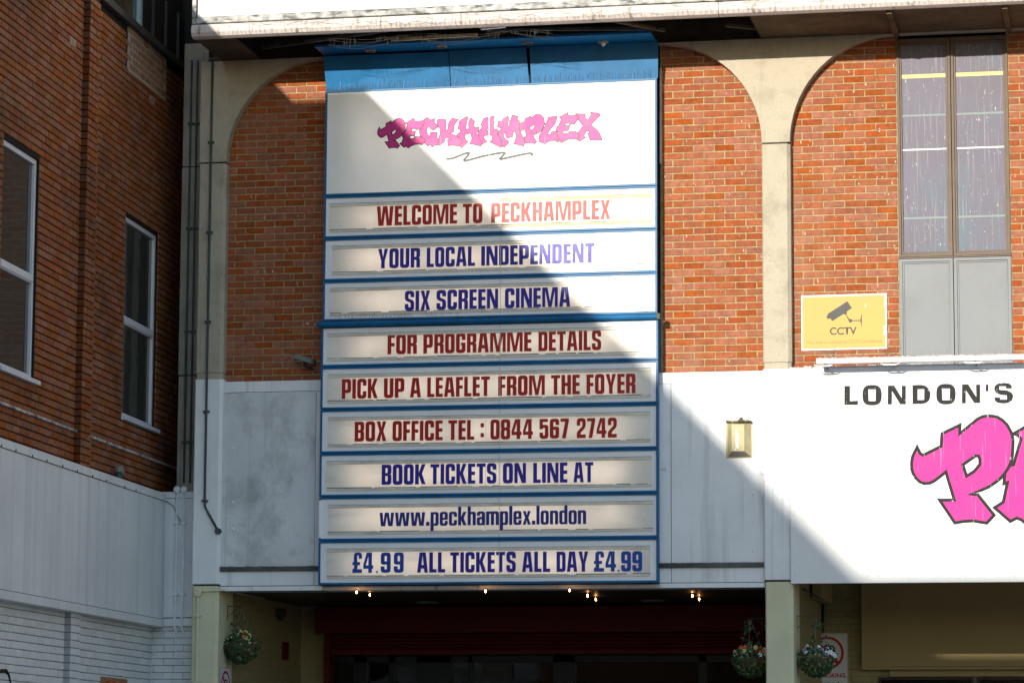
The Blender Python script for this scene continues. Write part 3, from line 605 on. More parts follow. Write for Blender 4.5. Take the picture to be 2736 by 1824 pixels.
for txt, a, b in (('WELCOME', 1006.5, 1221), ('TO', 1236.7, 1288.7), ('PECKHAMPLEX', 1312.2, 1630)):
    k = lambda x: 603.3+(x-1006.5)*(585.5-603.3)/623.5; word(txt, a, b, k(a), k(b), Yl, 51.8, 'red', P_[1])
for txt, a, b in (('YOUR', 1009.8, 1122), ('LOCAL', 1140, 1269), ('INDEPENDENT', 1285.6, 1588)):
    k = lambda x: 717.1+(x-1009.8)*(701.4-717.1)/578.2; word(txt, a, b, k(a), k(b), Yl, 52, 'navy', P_[2])
for txt, a, b in (('SIX', 1081.4, 1149), ('SCREEN', 1166, 1330.8), ('CINEMA', 1349, 1523.5)):
    k = lambda x: 829.8+(x-1081.4)*(818.5-829.8)/442; word(txt, a, b, k(a), k(b), Yl, 52.3, 'navy', P_[3])
for txt, a, b in (('FOR', 1035.3, 1113.6), ('PROGRAMME', 1131, 1420), ('DETAILS', 1438.6, 1606)):
    k = lambda x: 946.1+(x-1035.3)*(934.5-946.1)/571; word(txt, a, b, k(a), k(b), Yl, 52.3, 'red', P_[4])
for txt, a, b in (('PICK', 913, 1009), ('UP', 1025.6, 1080), ('A', 1095.5, 1124.4), ('LEAFLET', 1141.4, 1308.6), ('FROM', 1331, 1455.5), ('THE', 1472.4, 1549), ('FOYER', 1567, 1698)):
    k = lambda x: 1065+(x-913)*(1049.8-1065)/785; word(txt, a, b, k(a), k(b), Yl, 52.3, 'red', P_[5])
for txt, a, b in (('BOX', 947.2, 1031.9), ('OFFICE', 1048.5, 1182.5), ('TEL', 1197.7, 1267), (':', 1283.8, 1293), ('0844', 1310.2, 1424), ('567', 1441.4, 1519.8), ('2742', 1541, 1648)):
    k = lambda x: 1179+(x-947.2)*(1168.2-1179)/701; word(txt, a, b, k(a), k(b), Yl, 52.8, 'red', P_[6])
for txt, a, b in (('BOOK', 1019.4, 1137), ('TICKETS', 1149.7, 1326), ('ON', 1343.6, 1405.2), ('LINE', 1424.6, 1516), ('AT', 1532.4, 1585)):
    k = lambda x: 1294.3+(x-1019.4)*(1287.3-1294.3)/566; word(txt, a, b, k(a), k(b), Yl, 53.5, 'navy', P_[7])
word('www.peckhamplex.london', 1013.9, 1566, 1404.6, 1399.2, Yl, 52.3, 'navy3', P_[8], gap=.055)
for txt, a, b, m in (('£4', 941.3, 997, 'navy2'), (',', 1004.5, 1009.4, 'navy2'), ('9', 1017, 1043.6, 'navy2'), ('9', 1052, 1078.4, 'navy2'), ('ALL', 1114.4, 1189.3, 'navy'), ('TICKETS', 1202.6, 1378, 'navy'),
                     ('ALL', 1395, 1470, 'navy'), ('DAY', 1487, 1571.6, 'navy'), ('£4', 1586.7, 1646, 'navy2'), (',', 1650, 1655, 'navy2'), ('99', 1659.6, 1715.7, 'navy2')):
    k = lambda x: 1529.4+(x-941.3)*(1525.5-1529.4)/774; word(txt, a, b, k(a), k(b), Yl, 54, m, P_[9])

# the hand lettered pink logo, drawn once and used on both signs
def zz(ox, oy, k, pts): return [(ox+x/k, oy+y/k) for x, y in pts]
A_ = (1000, 300, 11.76); B_ = (1160, 300, 11.76); C_ = (1320, 290, 11.76); D_ = (1440, 290, 11.76)
LOGO = [
 [zz(*A_, [(160,480),(185,535),(210,548),(365,468),(375,358),(530,280),(525,355),(680,225),(725,203),(770,195),(810,197),(850,205),(893,232),(930,270),(968,345),(977,400),(975,450),(968,530),(955,590),(930,645),(900,690),(862,735),(820,770),(760,812),(700,840),(600,880),(665,880),(800,1055),(735,1125),(620,1108),(540,1115),(465,1130),(340,935),(465,932),(400,690),(300,770),(260,790),(215,795),(175,780),(140,745),(118,705),(108,660),(110,610),(120,560)]),
  zz(*A_, [(545,625),(655,545),(680,545),(692,575),(690,620),(640,680),(575,722)])],
 [zz(*A_, [(985,345),(1240,190),(1255,220),(1270,285),(1540,268),(1580,320),(1465,540),(1310,550),(1310,520),(1185,522),(1165,600),(1305,590),(1265,740),(1135,745),(1100,860),(1200,825),(1280,820),(1260,770),(1500,775),(1610,880),(1520,1020),(1430,1010),(1340,1005),(1270,1015),(1200,1040),(1130,1080),(1070,1125),(1030,1090),(990,1075),(935,1105),(805,990),(880,940),(920,770),(890,780),(900,690),(945,620),(975,615),(1045,390),(1020,360)])],
 [zz(*A_, [(1540,265),(1580,215),(1660,165),(1775,250),(1895,195),(1890,290),(1920,350),(2020,450),(1860,575),(1770,520),(1700,440),(1655,520),(1645,610),(1680,700),(1740,780),(1775,632),(1980,632),(1965,780),(2000,890),(2020,960),(1940,1020),(1825,1100),(1750,1030),(1685,1060),(1570,960),(1610,880),(1500,775),(1445,760),(1420,640),(1430,555),(1470,540),(1580,320)])],
 [zz(*B_, [(90,270),(135,218),(360,230),(372,400),(372,580),(400,575),(430,535),(445,480),(440,400),(480,290),(570,185),(765,235),(680,330),(630,430),(615,520),(620,590),(590,640),(490,668),(620,710),(720,755),(800,800),(860,870),(895,950),(750,1075),(600,1045),(430,1060),(420,855),(540,870),(365,785),(320,940),(165,1050),(45,1030),(140,960),(115,880),(190,680),(200,560),(180,500),(110,460),(100,400)])],
 [zz(*B_, [(780,285),(1018,135),(1060,170),(985,545),(1095,515),(1080,420),(1085,330),(1100,270),(1155,175),(1285,290),(1255,360),(1255,430),(1280,485),(1405,465),(1395,620),(1310,635),(1380,730),(1440,850),(1480,960),(1480,1070),(1115,990),(1160,910),(1185,850),(1180,760),(1130,655),(960,725),(960,800),(1000,870),(1070,935),(865,1125),(780,1050),(895,950),(860,870),(800,810),(710,760),(725,685),(820,630),(825,555),(745,520),(775,400)])],
 [zz(*B_, [(1560,190),(1905,118),(1850,270),(1900,300),(1860,420),(1895,545),(2010,525),(2020,660),(1975,690),(2060,800),(2120,920),(2135,1060),(2105,1115),(1755,940),(1810,880),(1825,780),(1800,722),(1560,745),(1570,810),(1610,870),(1665,925),(1480,1025),(1480,960),(1440,850),(1370,720),(1410,600),(1515,450),(1462,405)]),
  zz(*B_, [(1692,480),(1635,590),(1692,590)])],
 [zz(*C_, [(135,405),(275,395),(265,335),(435,240),(455,300),(450,400),(430,510),(470,610),(490,370),(535,370),(560,215),(755,245),(730,310),(735,370),(795,370),(800,480),(820,590),(765,620),(830,740),(900,870),(955,970),(970,1060),(930,1185),(610,1115),(655,1030),(680,960),(695,900),(690,840),(670,770),(635,705),(605,750),(590,790),(580,895),(405,940),(340,760),(310,800),(300,850),(305,895),(330,930),(475,1055),(340,1215),(245,1190),(240,1080),(190,950),(125,850),(145,750),(230,610),(105,595)])],
 [zz(*C_, [(805,475),(960,410),(980,315),(1145,245),(1130,315),(1300,200),(1335,186),(1375,180),(1415,183),(1450,195),(1495,225),(1530,260),(1560,300),(1575,340),(1585,430),(1578,500),(1560,570),(1525,640),(1480,700),(1435,745),(1380,780),(1300,820),(1220,850),(1345,1050),(1275,1115),(1150,1090),(1000,1100),(970,1060),(970,980),(955,890),(1020,890),(970,645),(830,720),(765,620),(820,590)]),
  zz(*C_, [(1130,590),(1250,520),(1278,530),(1282,565),(1260,625),(1150,690)])],
 [zz(*C_, [(1690,280),(1970,245),(1970,320),(1960,370),(1920,480),(1730,710),(1680,830),(1800,810),(1785,745),(1990,705),(1985,800),(2000,880),(2050,945),(1960,1015),(1850,1015),(1750,1025),(1680,1060),(1610,1115),(1430,1055),(1405,950),(1412,890),(1430,850),(1520,680),(1635,520),(1590,500),(1650,430),(1685,370)])],
 [zz(*D_, [(635,285),(905,130),(930,230),(1220,220),(1250,280),(1130,490),(965,510),(965,470),(845,470),(810,550),(970,540),(925,695),(780,710),(745,815),(840,775),(925,775),(950,730),(1165,730),(1280,850),(1190,980),(1100,962),(1010,960),(930,970),(850,1000),(775,1045),(710,1085),(680,1050),(640,1035),(575,1060),(535,1025),(640,945),(600,905),(580,870),(565,760),(535,715),(570,565),(620,560),(695,350),(680,315)])],
 [zz(*D_, [(1155,165),(1310,175),(1455,175),(1455,260),(1480,320),(1530,375),(1650,185),(1615,125),(1885,150),(1935,210),(1790,360),(1630,520),(1850,700),(1930,830),(1990,990),(1600,990),(1545,790),(1590,775),(1560,720),(1505,690),(1450,780),(1415,880),(1465,920),(1280,1035),(1190,980),(1280,850),(1220,770),(1290,670),(1390,540),(1290,430),(1220,340),(1250,280),(1220,220),(1150,215)])],
]
def ribbon(mb, pts, wd, fn, closed=True):
    n = len(pts); L = []; R = []
    for i in range(n):
        a = Vector(pts[i-1] if (closed or i) else pts[0]); b = Vector(pts[i]); c = Vector(pts[(i+1) % n] if (closed or i < n-1) else pts[-1])
        d1 = (b-a); d2 = (c-b); d1 = d1.normalized() if d1.length > 1e-9 else d2.normalized(); d2 = d2.normalized() if d2.length > 1e-9 else d1
        n1 = Vector((-d1.y, d1.x)); n2 = Vector((-d2.y, d2.x)); mm = (n1+n2); mm = mm.normalized() if mm.length > .1 else n1
        k = min(2.2, 1/max(.3, mm.dot(n1))); L.append(b+mm*wd*k); R.append(b-mm*wd*k)
    k0 = len(mb.v)
    for a, b in zip(L, R): mb.v += [tuple(fn(*a)), tuple(fn(*b))]
    for i in range(n if closed else n-1):
        j = (i+1) % n; mb.f.append((k0+2*i, k0+2*j, k0+2*j+1, k0+2*i+1))
def logo(map2, Y, wd, pk, bk, parent, name='logo_letter'):
    for i, loops in enumerate(LOGO):
        L2 = [[map2(*p) for p in lp] for lp in loops]
        y = Y-.0004*(i % 2)
        o = MB().sheet(L2, lambda a, b: (a, y, b)).build(name, pk, parent)
        mb = MB()
        for lp in L2: ribbon(mb, lp, wd, lambda a, b: (a, y-.0008, b))
        mb.build('outline', bk, o if parent['category'] is not None else o) if 'category' in parent.keys() else mb.build('logo_outline', bk, parent)
def m_small(px, py): p = at(px, py, YS); return (p.x, p.z)
logo(m_small, YS-.0015, .0048, 'pink', 'black', P_[0])
sq = [(980+x/3.5636, 280+y/3.5636) for x, y in [(757,517),(800,515),(850,500),(920,470),(962,457),(975,464),(962,485),(925,528),(932,537),(970,528),(1100,492),(1230,466),(1295,456),(1314,463),(1300,480),(1268,514),(1276,521),(1320,510),(1400,492),(1500,470),(1560,462),(1576,470),(1566,488)]]
mb = MB(); ribbon(mb, [m_small(*p) for p in sq], .0125, lambda a, b: (a, YS-.003, b), closed=False); mb.build('underline_stroke', 'greyv', P_[0])
# grey pipe across the sign
a, b = at(848, 865, YS-.06), at(1762, 846, YS-.06); zc = (a.z+b.z)/2
mb = MB(); mb.tube([(a.x, YS-.045, zc), (b.x, YS-.045, zc)], .029, 14); mb.build('cross_pipe', 'pipe', sg, smooth=False).data.materials[0] = M['blue']
MB().box(b.x-.03, b.x+.01, YS-.09, YS+.02, zc-.035, zc+.03).build('pipe_end', 'pipe', sg, bevel=.005)
# blue panels leaning over the top of the sign
bp = thing('blue_header_panels', 'dented blue metal panels between soffit and sign, with a dark split', 'panel')
ztop = ZR[0]+.004
def hp(pxa, pxb, ya_top, yb_top, zt_a, zt_b, yb0_=-.085):
    xa, xb = at(pxa[1], 235, -.09).x, at(pxb[1], 225, -.09).x; xta, xtb = at(pxa[0], 150, -.2).x, at(pxb[0], 150, -.2).x
    MB().hexa([(xa, yb0_, ztop), (xb, yb0_, ztop), (xb, yb0_+.01, ztop), (xa, yb0_+.01, ztop), (xta, ya_top, zt_a), (xtb, yb_top, zt_b), (xtb, yb_top+.01, zt_b), (xta, ya_top+.01, zt_a)]).build('panel', 'bluep', bp)
z1_ = at(870, 157, -.2).z; z2_ = at(1400, 137, -.2).z; zz_ = ZS-.03
hp((863, 872), (1196, 1203), -.19, -.17, zz_, zz_); hp((1198, 1205), (1403, 1414), -.165, -.16, zz_+.015, zz_+.015); hp((1412, 1419), (1757, 1757), -.15, -.15, zz_+.02, ZS-.006, -.075)
MB().box(SXL+.02, SXR-.02, -.05, .08, ztop, ZS-.002).build('backing', 'blackfill', bp)
# spikes
def spikes(pa, pb, n, h, Y, z, parent, m='bright', name='bird_spikes', r=.0011, lean=.3, skip=()):
    mb = MB(); xa, xb = pa, pb
    for i in range(n):
        x = xa+(xb-xa)*(i+rnd.uniform(-.3, .3))/n
        if any(a < x < b for a, b in skip): continue
        hh = h*rnd.uniform(.55, 1.05); dx = rnd.uniform(-lean, lean)*hh; dy = rnd.uniform(-.5, .2)*hh
        mb.tube([(x, Y, z), (x+dx, Y+dy, z+hh)], r, 3, cap=False)
    return stuff(mb.build(name, m, parent))
spikes(SXL+.04, SXR-.02, 190, .105, YS-.0, ZR[0], sg, skip=((at(1350, 230, YS).x, at(1372, 230, YS).x),))
spikes(at(880, 860, YS).x, at(1110, 855, YS).x, 70, .10, YS-.05, zc+.02, sg, 'steel'); spikes(at(1140, 860, YS).x, at(1250, 855, YS).x, 9, .11, YS-.05, zc+.02, sg, 'steel', lean=1.0); spikes(at(1700, 846, YS).x, at(1755, 846, YS).x, 14, .10, YS-.05, zc+.02, sg, 'steel')
# pinkish batten beside the sign on the brick
xx = at(1766, 300, YB).x; za, zb = at(1766, 440, YB).z, at(1766, 185, YB).z
T(MB().box(xx-.008, xx+.012, YB-.05, YB-.002, za, zb).build('trim_batten', 'gutter', None, bevel=.003), 'slim pinkish batten on the brick beside the top right of the sign', 'batten')

# ---------------------------------------------------------------- white cladding between the pillars
YC = .05
def rivets(px, ys, Y, parent, r=.014):
    for y in ys:
        p = at(px, y, Y); mb = MB(); mb.tube([(p.x, p.y, p.z), (p.x, p.y-.004, p.z), (p.x, p.y-.008, p.z)], [r, r*.95, r*.4], 10); mb.build('bolt', 'whitep', parent, smooth=True)
zB = (at(700, 1513, YC).z+at(1900, 1503, YC).z)/2; zBb = (at(700, 1526, YC).z+at(1900, 1515, YC).z)/2
zL = (at(700, 1564, YC).z+at(1900, 1555, YC).z)/2; zTb = (at(700, 1578, YC).z+at(1900, 1569, YC).z)/2
def cladding(label, x0, x1, xv, dirty, flip):
    t = thing('cladding_panel', label, 'cladding')
    za = ZW+.0; zb = ZW-.12
    MB().box(x0, x1, YC-.006, YC+.05, zb+.003, za).build('top_board', 'whitep', t, bevel=.002)
    MB().box(x0, x1, YC+.008, YC+.2, zTb, zb).build('backing', 'whitep', t)
    if not flip:
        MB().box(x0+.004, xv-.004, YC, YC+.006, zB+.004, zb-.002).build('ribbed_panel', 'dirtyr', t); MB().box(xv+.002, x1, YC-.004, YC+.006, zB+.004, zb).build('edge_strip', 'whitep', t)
        MB().box(xv-.0035, xv+.0015, YC-.001, YC+.006, zL, zb).build('seam', 'darkline', t)
    else:
        MB().box(xv+.004, x1-.004, YC, YC+.006, zB+.004, zb-.002).build('ribbed_panel', 'whiter', t); MB().box(x0, xv-.002, YC-.004, YC+.006, zB+.004, zb).build('edge_strip', 'whitep', t)
        MB().box(xv-.0015, xv+.0035, YC-.001, YC+.006, zL, zb).build('seam', 'darkline', t)
    mb = MB(); n = 24
    for i in range(n):
        xa = x0+(x1-x0)*i/n; xb = x0+(x1-x0)*(i+1)/n; j = rnd.uniform(-.002, .003) if not dirty else rnd.uniform(-.003, .008)
        mb.box(xa, xb, YC-.03, YC+.01, zBb+.001, zB+j*.6)
    mb.build('batten', 'wood', t)
    MB().box(x0, x1, YC, YC+.006, zL+.002, zBb-.001).build('lower_panel', 'whiter', t)
    MB().box(x0, x1, YC-.012, YC+.3, zTb, zL-.006).build('edge_angle', 'whitep', t, bevel=.004)
    MB().box(x0, x1, YC-.002, YC+.006, zL-.006, zL+.002).build('seam', 'darkline', t)
    return t
ca = cladding('grimy white ribbed cladding left of the sign beneath the shaded brick', XP1+.002, XD0+.01, at(843, 1250, YC).x, True, False)
rivets(623, [1056, 1127, 1198, 1270, 1341, 1413, 1484], YC, ca); rivets(622, [1559], YC, ca)
for px in (602, 700, 770, 845): rivets(px, [1049-(px-602)*.012], YC-.006, ca, .010)
cb = cladding('white ribbed cladding right of the sign, behind the wall lamp', XD1-.01, XQ0-.002, at(1793, 1250, YC).x, False, True)
rivets(2013, [1027, 1105+40, 1243, 1319, 1394, 1470], YC, cb); rivets(2016, [1546], YC, cb)
for px in (1795, 1873, 1955, 2030): rivets(px, [1025], YC-.006, cb, .010)
# trim under the sign
tu = MB(); tu.box(XD0, XD1, YC-.012, YC+.3, zTb, ZR[10]-.006); T(tu.build('sign_sill', 'gutter', None, bevel=.004), 'grubby pale angle strip under the bottom of the sign', 'sill')
# hook
p = at(1763, 1255, YC-.02); pts = [(p.x, p.y, p.z)]+[(p.x+.035+.018*math.cos(math.radians(a)), p.y, p.z+.0+.018*math.sin(math.radians(a))) for a in range(230, -100, -30)][::-1]
T(MB().tube([(p.x, p.y, p.z), (p.x+.02, p.y, p.z-.002), (p.x+.035, p.y, p.z+.012), (p.x+.055, p.y, p.z+.022), (p.x+.065, p.y, p.z+.002), (p.x+.05, p.y, p.z-.015), (p.x+.04, p.y, p.z-.01)], .0022, 6).build('hook', 'steel'), 'small wire hook at the right edge of the sign low down', 'hook')

# ---------------------------------------------------------------- right hand sign
rs = thing('name_board', 'large white board on the right with black capitals over a huge pink logo', 'sign')
YN = -.035
XN0 = at(2111, 1300, YN).x
zn1 = at(2300, 980, YN).z; zn0 = at(2400, 1556, YN).z
MB().box(XN0, XE, YN, 0-.004, zn0, zn1).build('board', 'board', rs, bevel=.003)
for px in (2424, 2625): 
    p = at(px, 1200, YN); MB().box(p.x-.001, p.x+.001, YN-.0006, YN-.0001, zn0, zn1).build('seam', 'track', rs)
def bolts(pts):
    for px, py in pts:
        p = at(px, py, YN); mb = MB(); mb.tube([(p.x, YN-.0002, p.z), (p.x, YN-.004, p.z), (p.x, YN-.006, p.z)], [.009, .008, .003], 8); mb.build('bolt', 'whitep', rs, smooth=True)
bolts([(2125+65*i, 1537+(i % 2)) for i in range(10)]+[(2120, y) for y in (1110, 1180, 1250, 1312, 1376, 1447)])
mb = MB(); x = XN0
while x < XE:                                # ragged crust along the top edge
    l = rnd.uniform(.01, .03); mb.box(x, x+l, YN-.004-rnd.uniform(0, .01), -.004, zn1, zn1+rnd.uniform(.006, .022)); x += l+.002
stuff(mb.build('crust', 'gutter', rs))
LK = 4.742
def lz(pts): return [(2240+x/LK, 1000+y/LK) for x, y in pts]
def oval(x0, x1, y0, y1, n=32, e=.72):
    o = []
    for i in range(n):
        t = 2*math.pi*i/n; c, s = math.cos(t), math.sin(t)
        o.append(((x0+x1)/2+(x1-x0)/2*math.copysign(abs(c)**e, c), (y0+y1)/2+(y1-y0)/2*math.copysign(abs(s)**e, s)))
    return o
LON = [[[(76,145),(148,145),(148,337),(250,333),(248,387),(76,387)]],
 [oval(305,550,132,392), [(380,188),(475,190),(470,338),(384,336)]],
 [[(628,140),(708,140),(803,298),(803,142),(855,142),(855,378),(783,378),(680,210),(678,380),(625,380)]],
 [[(938,135),(1010,131),(1060,132),(1110,147),(1145,180),(1167,230),(1167,280),(1150,330),(1115,360),(1060,375),(940,375)], [(1005,188),(1088,186),(1086,322),(1005,324)]],
 [oval(1240,1487,118,380), [(1312,178),(1414,180),(1408,325),(1318,325)]],
 [[(1567,124),(1645,124),(1748,285),(1744,128),(1797,127),(1797,362),(1723,364),(1615,200),(1615,366),(1565,366)]],
 [[(1868,128),(1902,126),(1902,214),(1868,214)]],
 [[(2198,178),(2122,178),(2122,150),(2040,150),(2040,195),(2130,200),(2190,225),(2212,255),(2215,285),(2200,330),(2150,362),(2090,368),(2020,360),(1985,335),(1973,290),(2050,290),(2050,317),(2135,317),(2135,265),(2060,260),(1995,235),(1973,185),(1985,140),(2030,112),(2100,105),(2165,115),(2195,140)]]]
for loops in LON:
    MB().sheet([[(lambda q: (q.x, q.z))(at(px, py, YN)) for px, py in lz(lp)] for lp in loops], lambda a, b: (a, YN-.0015, b)).build('letter', 'blackb', rs)
s0 = m_small(1013.6, 340.8); s1 = m_small(1039.5, 396.1); g0 = at(2450.5, 1194, YN); g1 = at(2550.5, 1396.5, YN)
KS = math.hypot(g1.x-g0.x, g1.z-g0.z)/math.hypot(s1[0]-s0[0], s1[1]-s0[1])
def m_big(px, py): p = m_small(px, py); return (g0.x+(p[0]-s0[0])*KS, g0.z+(p[1]-s0[1])*KS)
logo(m_big, YN-.0015, .0165, 'pinkb', 'blackb', rs)

# trough light above the board
tl = thing('trough_light', 'long white trough light on brackets above the name board with bird spikes', 'light')
YL = -.32
xl0 = at(2182, 960, YL).x; zl = (at(2300, 958, YL).z+at(2300, 970, YL).z)/2
lp = [(-.045, -.022), (-.05, .012), (-.03, .03), (.045, .03), (.05, -.005), (.03, -.022)]
mb = MB(); k = len(lp); mb.v = [(xl0, YL+a, zl+b) for a, b in lp]+[(XE, YL+a, zl+b) for a, b in lp]; mb.f = [(i, (i+1) % k, k+(i+1) % k, k+i) for i in range(k)]+[tuple(range(k)), tuple(range(k, 2*k))[::-1]]
mb.build('trough', 'whitep', tl)
for px in (2200, 2378, 2600):
    x = at(px, 965, YL).x
    MB().tube([(x-.1, YL, zl-.03), (x-.06, YL, zl-.045), (x+.06, YL, zl-.045), (x+.1, YL, zl-.03)], [.004, .009, .009, .004], 8).build('lamp_cap', 'whitep', tl, smooth=True)
    MB().tube([(x+.02, YL, zl-.03), (x+.02, YL+.15, zl-.05), (x+.02, .04, zl-.02)], .009, 6).build('bracket', 'metald', tl)
spikes(xl0+.02, at(2400, 960, YL).x, 60, .11, YL, zl+.03, tl, 'steel', lean=.5); spikes(at(2205, 960, YL).x, at(2235, 960, YL).x, 16, .13, YL, zl+.03, tl, 'steel', lean=1.2); spikes(at(2360, 960, YL).x, at(2392, 960, YL).x, 16, .13, YL, zl+.03, tl, 'steel', lean=1.2)
spikes(at(2400, 960, YL).x, XE-1, 120, .09, YL, zl+.03, tl, 'steel', lean=.2)
mb = MB(); x = xl0
while x < XE: l = rnd.uniform(.008, .03); mb.box(x, x+l, YL-.05, YL+.02, zl+.029, zl+.031+rnd.uniform(.0, .007)); x += l+.003
stuff(mb.build('crust', 'gutter', tl))

# ---------------------------------------------------------------- tall window
tw = thing('tall_window', 'tall brown framed double window with dusty netted glass over grey lower panels', 'window')
YW = .14
zw1 = at(2550, 100, YW).z; zwm = at(2550, 684, YW).z; zwb = ZW-.1
a0 = at(2399, 500, YW).x; a1 = at(2699, 500, YW).x
def fx(px): return at(px, 420, YW).x
MB().box(a0-.1, a1+.1, YW+.10, YW+.2, zwb, zw1+.2).build('inner_lining', 'blackfill', tw)
XM = fx(2543)
def frame(x0, x1, z0, z1, t, y, d, m, name, par, tb=None, tt=None):
    lo = [(x0, z0), (x1, z0), (x1, z1), (x0, z1)]; li = [(x0+t, z0+(tb or t)), (x1-t, z0+(tb or t)), (x1-t, z1-(tt or t)), (x0+t, z1-(tt or t))]
    return MB().sheet([lo, li], lambda a, b: (a, y, b), d).build(name, m, par, bevel=.003)
for xa, xb in ((a0+.004, XM-.003), (XM+.003, a1-.004)):
    f1 = frame(xa, xb, zwm, zw1, .028, YW-.02, .06, 'winbrown', 'outer_frame', tw, .03, .05)
    f2 = frame(xa+.028, xb-.028, zwm+.03, zw1-.05, .022, YW-.005, .05, 'winbrown', 'casement', tw)
    MB().box(xa+.046, xb-.046, YW+.012, YW+.018, zwm+.05, zw1-.07).build('pane', 'netglass', tw)
    for y, m, h in ((203, 'yrail', .042), (308, 'prail', .022), (399, 'wrail', .016), (582, 'prail', .022)):
        z = at(2470 if xa < XM-.1 else 2470, y, YW).z; MB().box(xa+.05, xb-.05, YW+.009, YW+.0119, z-h/2, z+h/2).build('blind_rail', m, tw)
    frame(xa, xb, zwb, zwm-.02, .035, YW-.02, .06, 'wingrey', 'panel_frame', tw)
    frame(xa+.036, xb-.036, zwb+.036, zwm-.056, .016, YW-.01, .04, 'wingrey', 'panel_bead', tw)
    MB().box(xa+.04, xb-.04, YW+.0, YW+.02, zwb+.04, zwm-.06).build('solid_panel', 'wingrey', tw)
MB().box(a0, a1, YW-.028, YW+.04, zwm-.018, zwm-.002).build('transom', 'winbrown', tw, bevel=.003)

# ---------------------------------------------------------------- camera notice
cs = thing('camera_notice', 'yellow camera warning notice with white border screwed to the brick', 'sign')
Yc = YB-.008
def cz(x, y): p = at(2130+x/9.046, 780+y/9.046, Yc); return (p.x, p.z)
pl = [cz(95, 90), cz(2160, 28), cz(2172, 1368), cz(105, 1418)]
MB().sheet([pl], lambda a, b: (a, Yc, b), .006).build('plate', 'wrail', cs)
yl = [cz(132, 127), cz(2118, 70), (cz(2110, 200)), cz(2095, 240), cz(2118, 262), cz(2100, 330), cz(2125, 390), cz(2130, 820), cz(2070, 828), cz(2110, 860), cz(2080, 880), cz(2112, 925), cz(2080, 960), cz(2105, 985), cz(2085, 1030), cz(2133, 1050), cz(2140, 1332), cz(142, 1378)]
MB().sheet([yl], lambda a, b: (a, Yc-.0008, b)).build('yellow_field', 'yellow', cs)
pict = [[(735,530),(1213,220),(1325,390),(1200,470),(1200,520),(1195,560),(1265,660),(1240,690),(1170,550),(1120,530),(848,705),(800,635),(785,650),(770,635),(738,655),(703,600),(735,560)],
        [(1245+45+45*math.cos(t*math.pi/8), 693+45*math.sin(t*math.pi/8)) for t in range(16)],
        [(1325,678),(1528,675),(1528,625),(1542,625),(1542,550),(1562,550),(1562,818),(1545,818),(1545,745),(1528,745),(1528,700),(1325,703)]]
for i, lp in enumerate(pict): MB().sheet([[cz(*p) for p in lp]], lambda a, b: (a, Yc-.0016-.0002*i, b)).build('pictogram', 'signink', cs)
text('CCTV', 2130+788/9.046, 2130+1440/9.046, 780+1030/9.046, Yc-.0016, 'signink', cs, bold=.028)
text('This area is covered by CCTV surveillance.', 2130+232/9.046, 2130+2062/9.046, 780+1256/9.046, Yc-.0016, 'brownink', cs)
for x, y in ((132, 122), (2122, 64), (147, 1382), (2142, 1332)):
    a, b = cz(x, y); MB().tube([(a, Yc, b), (a, Yc-.003, b)], .005, 8).build('screw', 'bright', cs)

# ---------------------------------------------------------------- wall lamp
wlp = thing('wall_lamp', 'cream faceted bulkhead wall lamp with louvres, a stuck remnant and nest mud on top', 'lamp')
Yw = YC
def wz(x, y, d): p = at(1920+x/11.2, 1100+y/11.2, Yw-d); return p
o = [wz(258, 330, 0), wz(985, 330, 0), wz(1000, 1365, 0), wz(280, 1370, 0)]; dd = .10
i_ = [wz(385, 365, dd), wz(765, 365, dd), wz(770, 1170, dd), wz(395, 1170, dd)]
for k_, (nm, m) in enumerate((('top_facet', 'lamp'), ('side_facet', 'lamp'), ('lens', 'lampd'), ('side_facet', 'lamp'))):
    j = (k_+1) % 4; MB().quad(o[k_], i_[k_], i_[j], o[j]).build(nm, m, wlp)
MB().quad(i_[0], i_[3], i_[2], i_[1]).build('front_facet', 'lamp', wlp)
MB().box(o[0].x-.012, o[1].x+.012, Yw-.006, Yw-.001, o[3].z-.006, o[0].z+.006).build('back_plate', 'lamp', wlp)
for sx, ax in ((0, 1), (1, 2)):
    for r in range(4):
        y = 480+r*62
        if sx: a, b = wz(805, y, .06), wz(925, y+8, .03)
        else: a, b = wz(290, y+14, .03), wz(358, y+4, .07)
        MB().hexa([a+Vector((0, -.012, -.006)), b+Vector((0, -.012, -.006)), b+Vector((0, .02, -.006)), a+Vector((0, .02, -.006)), a+Vector((0, -.012, .004)), b+Vector((0, -.012, .004)), b+Vector((0, .02, .009)), a+Vector((0, .02, .009))]).build('louvre', 'lamp', wlp)
c = [(505, 540), (560, 535), (585, 640), (600, 1060), (585, 1100), (540, 1060), (495, 1170), (475, 1140), (520, 1040), (505, 800), (525, 740), (500, 640)]
MB().sheet([[(p.x, p.z) for p in (wz(x, y, dd+.004) for x, y in c)]], lambda a, b: (a, Yw-dd-.004, b), .003).build('torn_sticker', 'stain', wlp)
mb = MB()
for i in range(60):
    x = o[0].x+(o[1].x-o[0].x)*rnd.random(); hh = rnd.uniform(.006, .018)
    px = Yw-rnd.uniform(0, .1); mb.tube([(x-.012, px, o[0].z+.0), (x, px-.004, o[0].z+hh), (x+.014, px, o[0].z+.002)], [.004, .007, .003], 5)
for i in range(14):
    x = at(1980, 1120, Yw).x+rnd.uniform(-.02, .025); mb.tube([(x-.01, Yw-.07, o[0].z+.005), (x+.004, Yw-.075, o[0].z+.02+rnd.uniform(0, .035)), (x+.014, Yw-.07, o[0].z+.01)], [.008, .009, .004], 5)
stuff(mb.build('nest_mud', 'mud', wlp)); spikes(o[0].x-.03, o[1].x+.03, 16, .10, Yw-.05, o[0].z, wlp, 'bright', lean=.35)
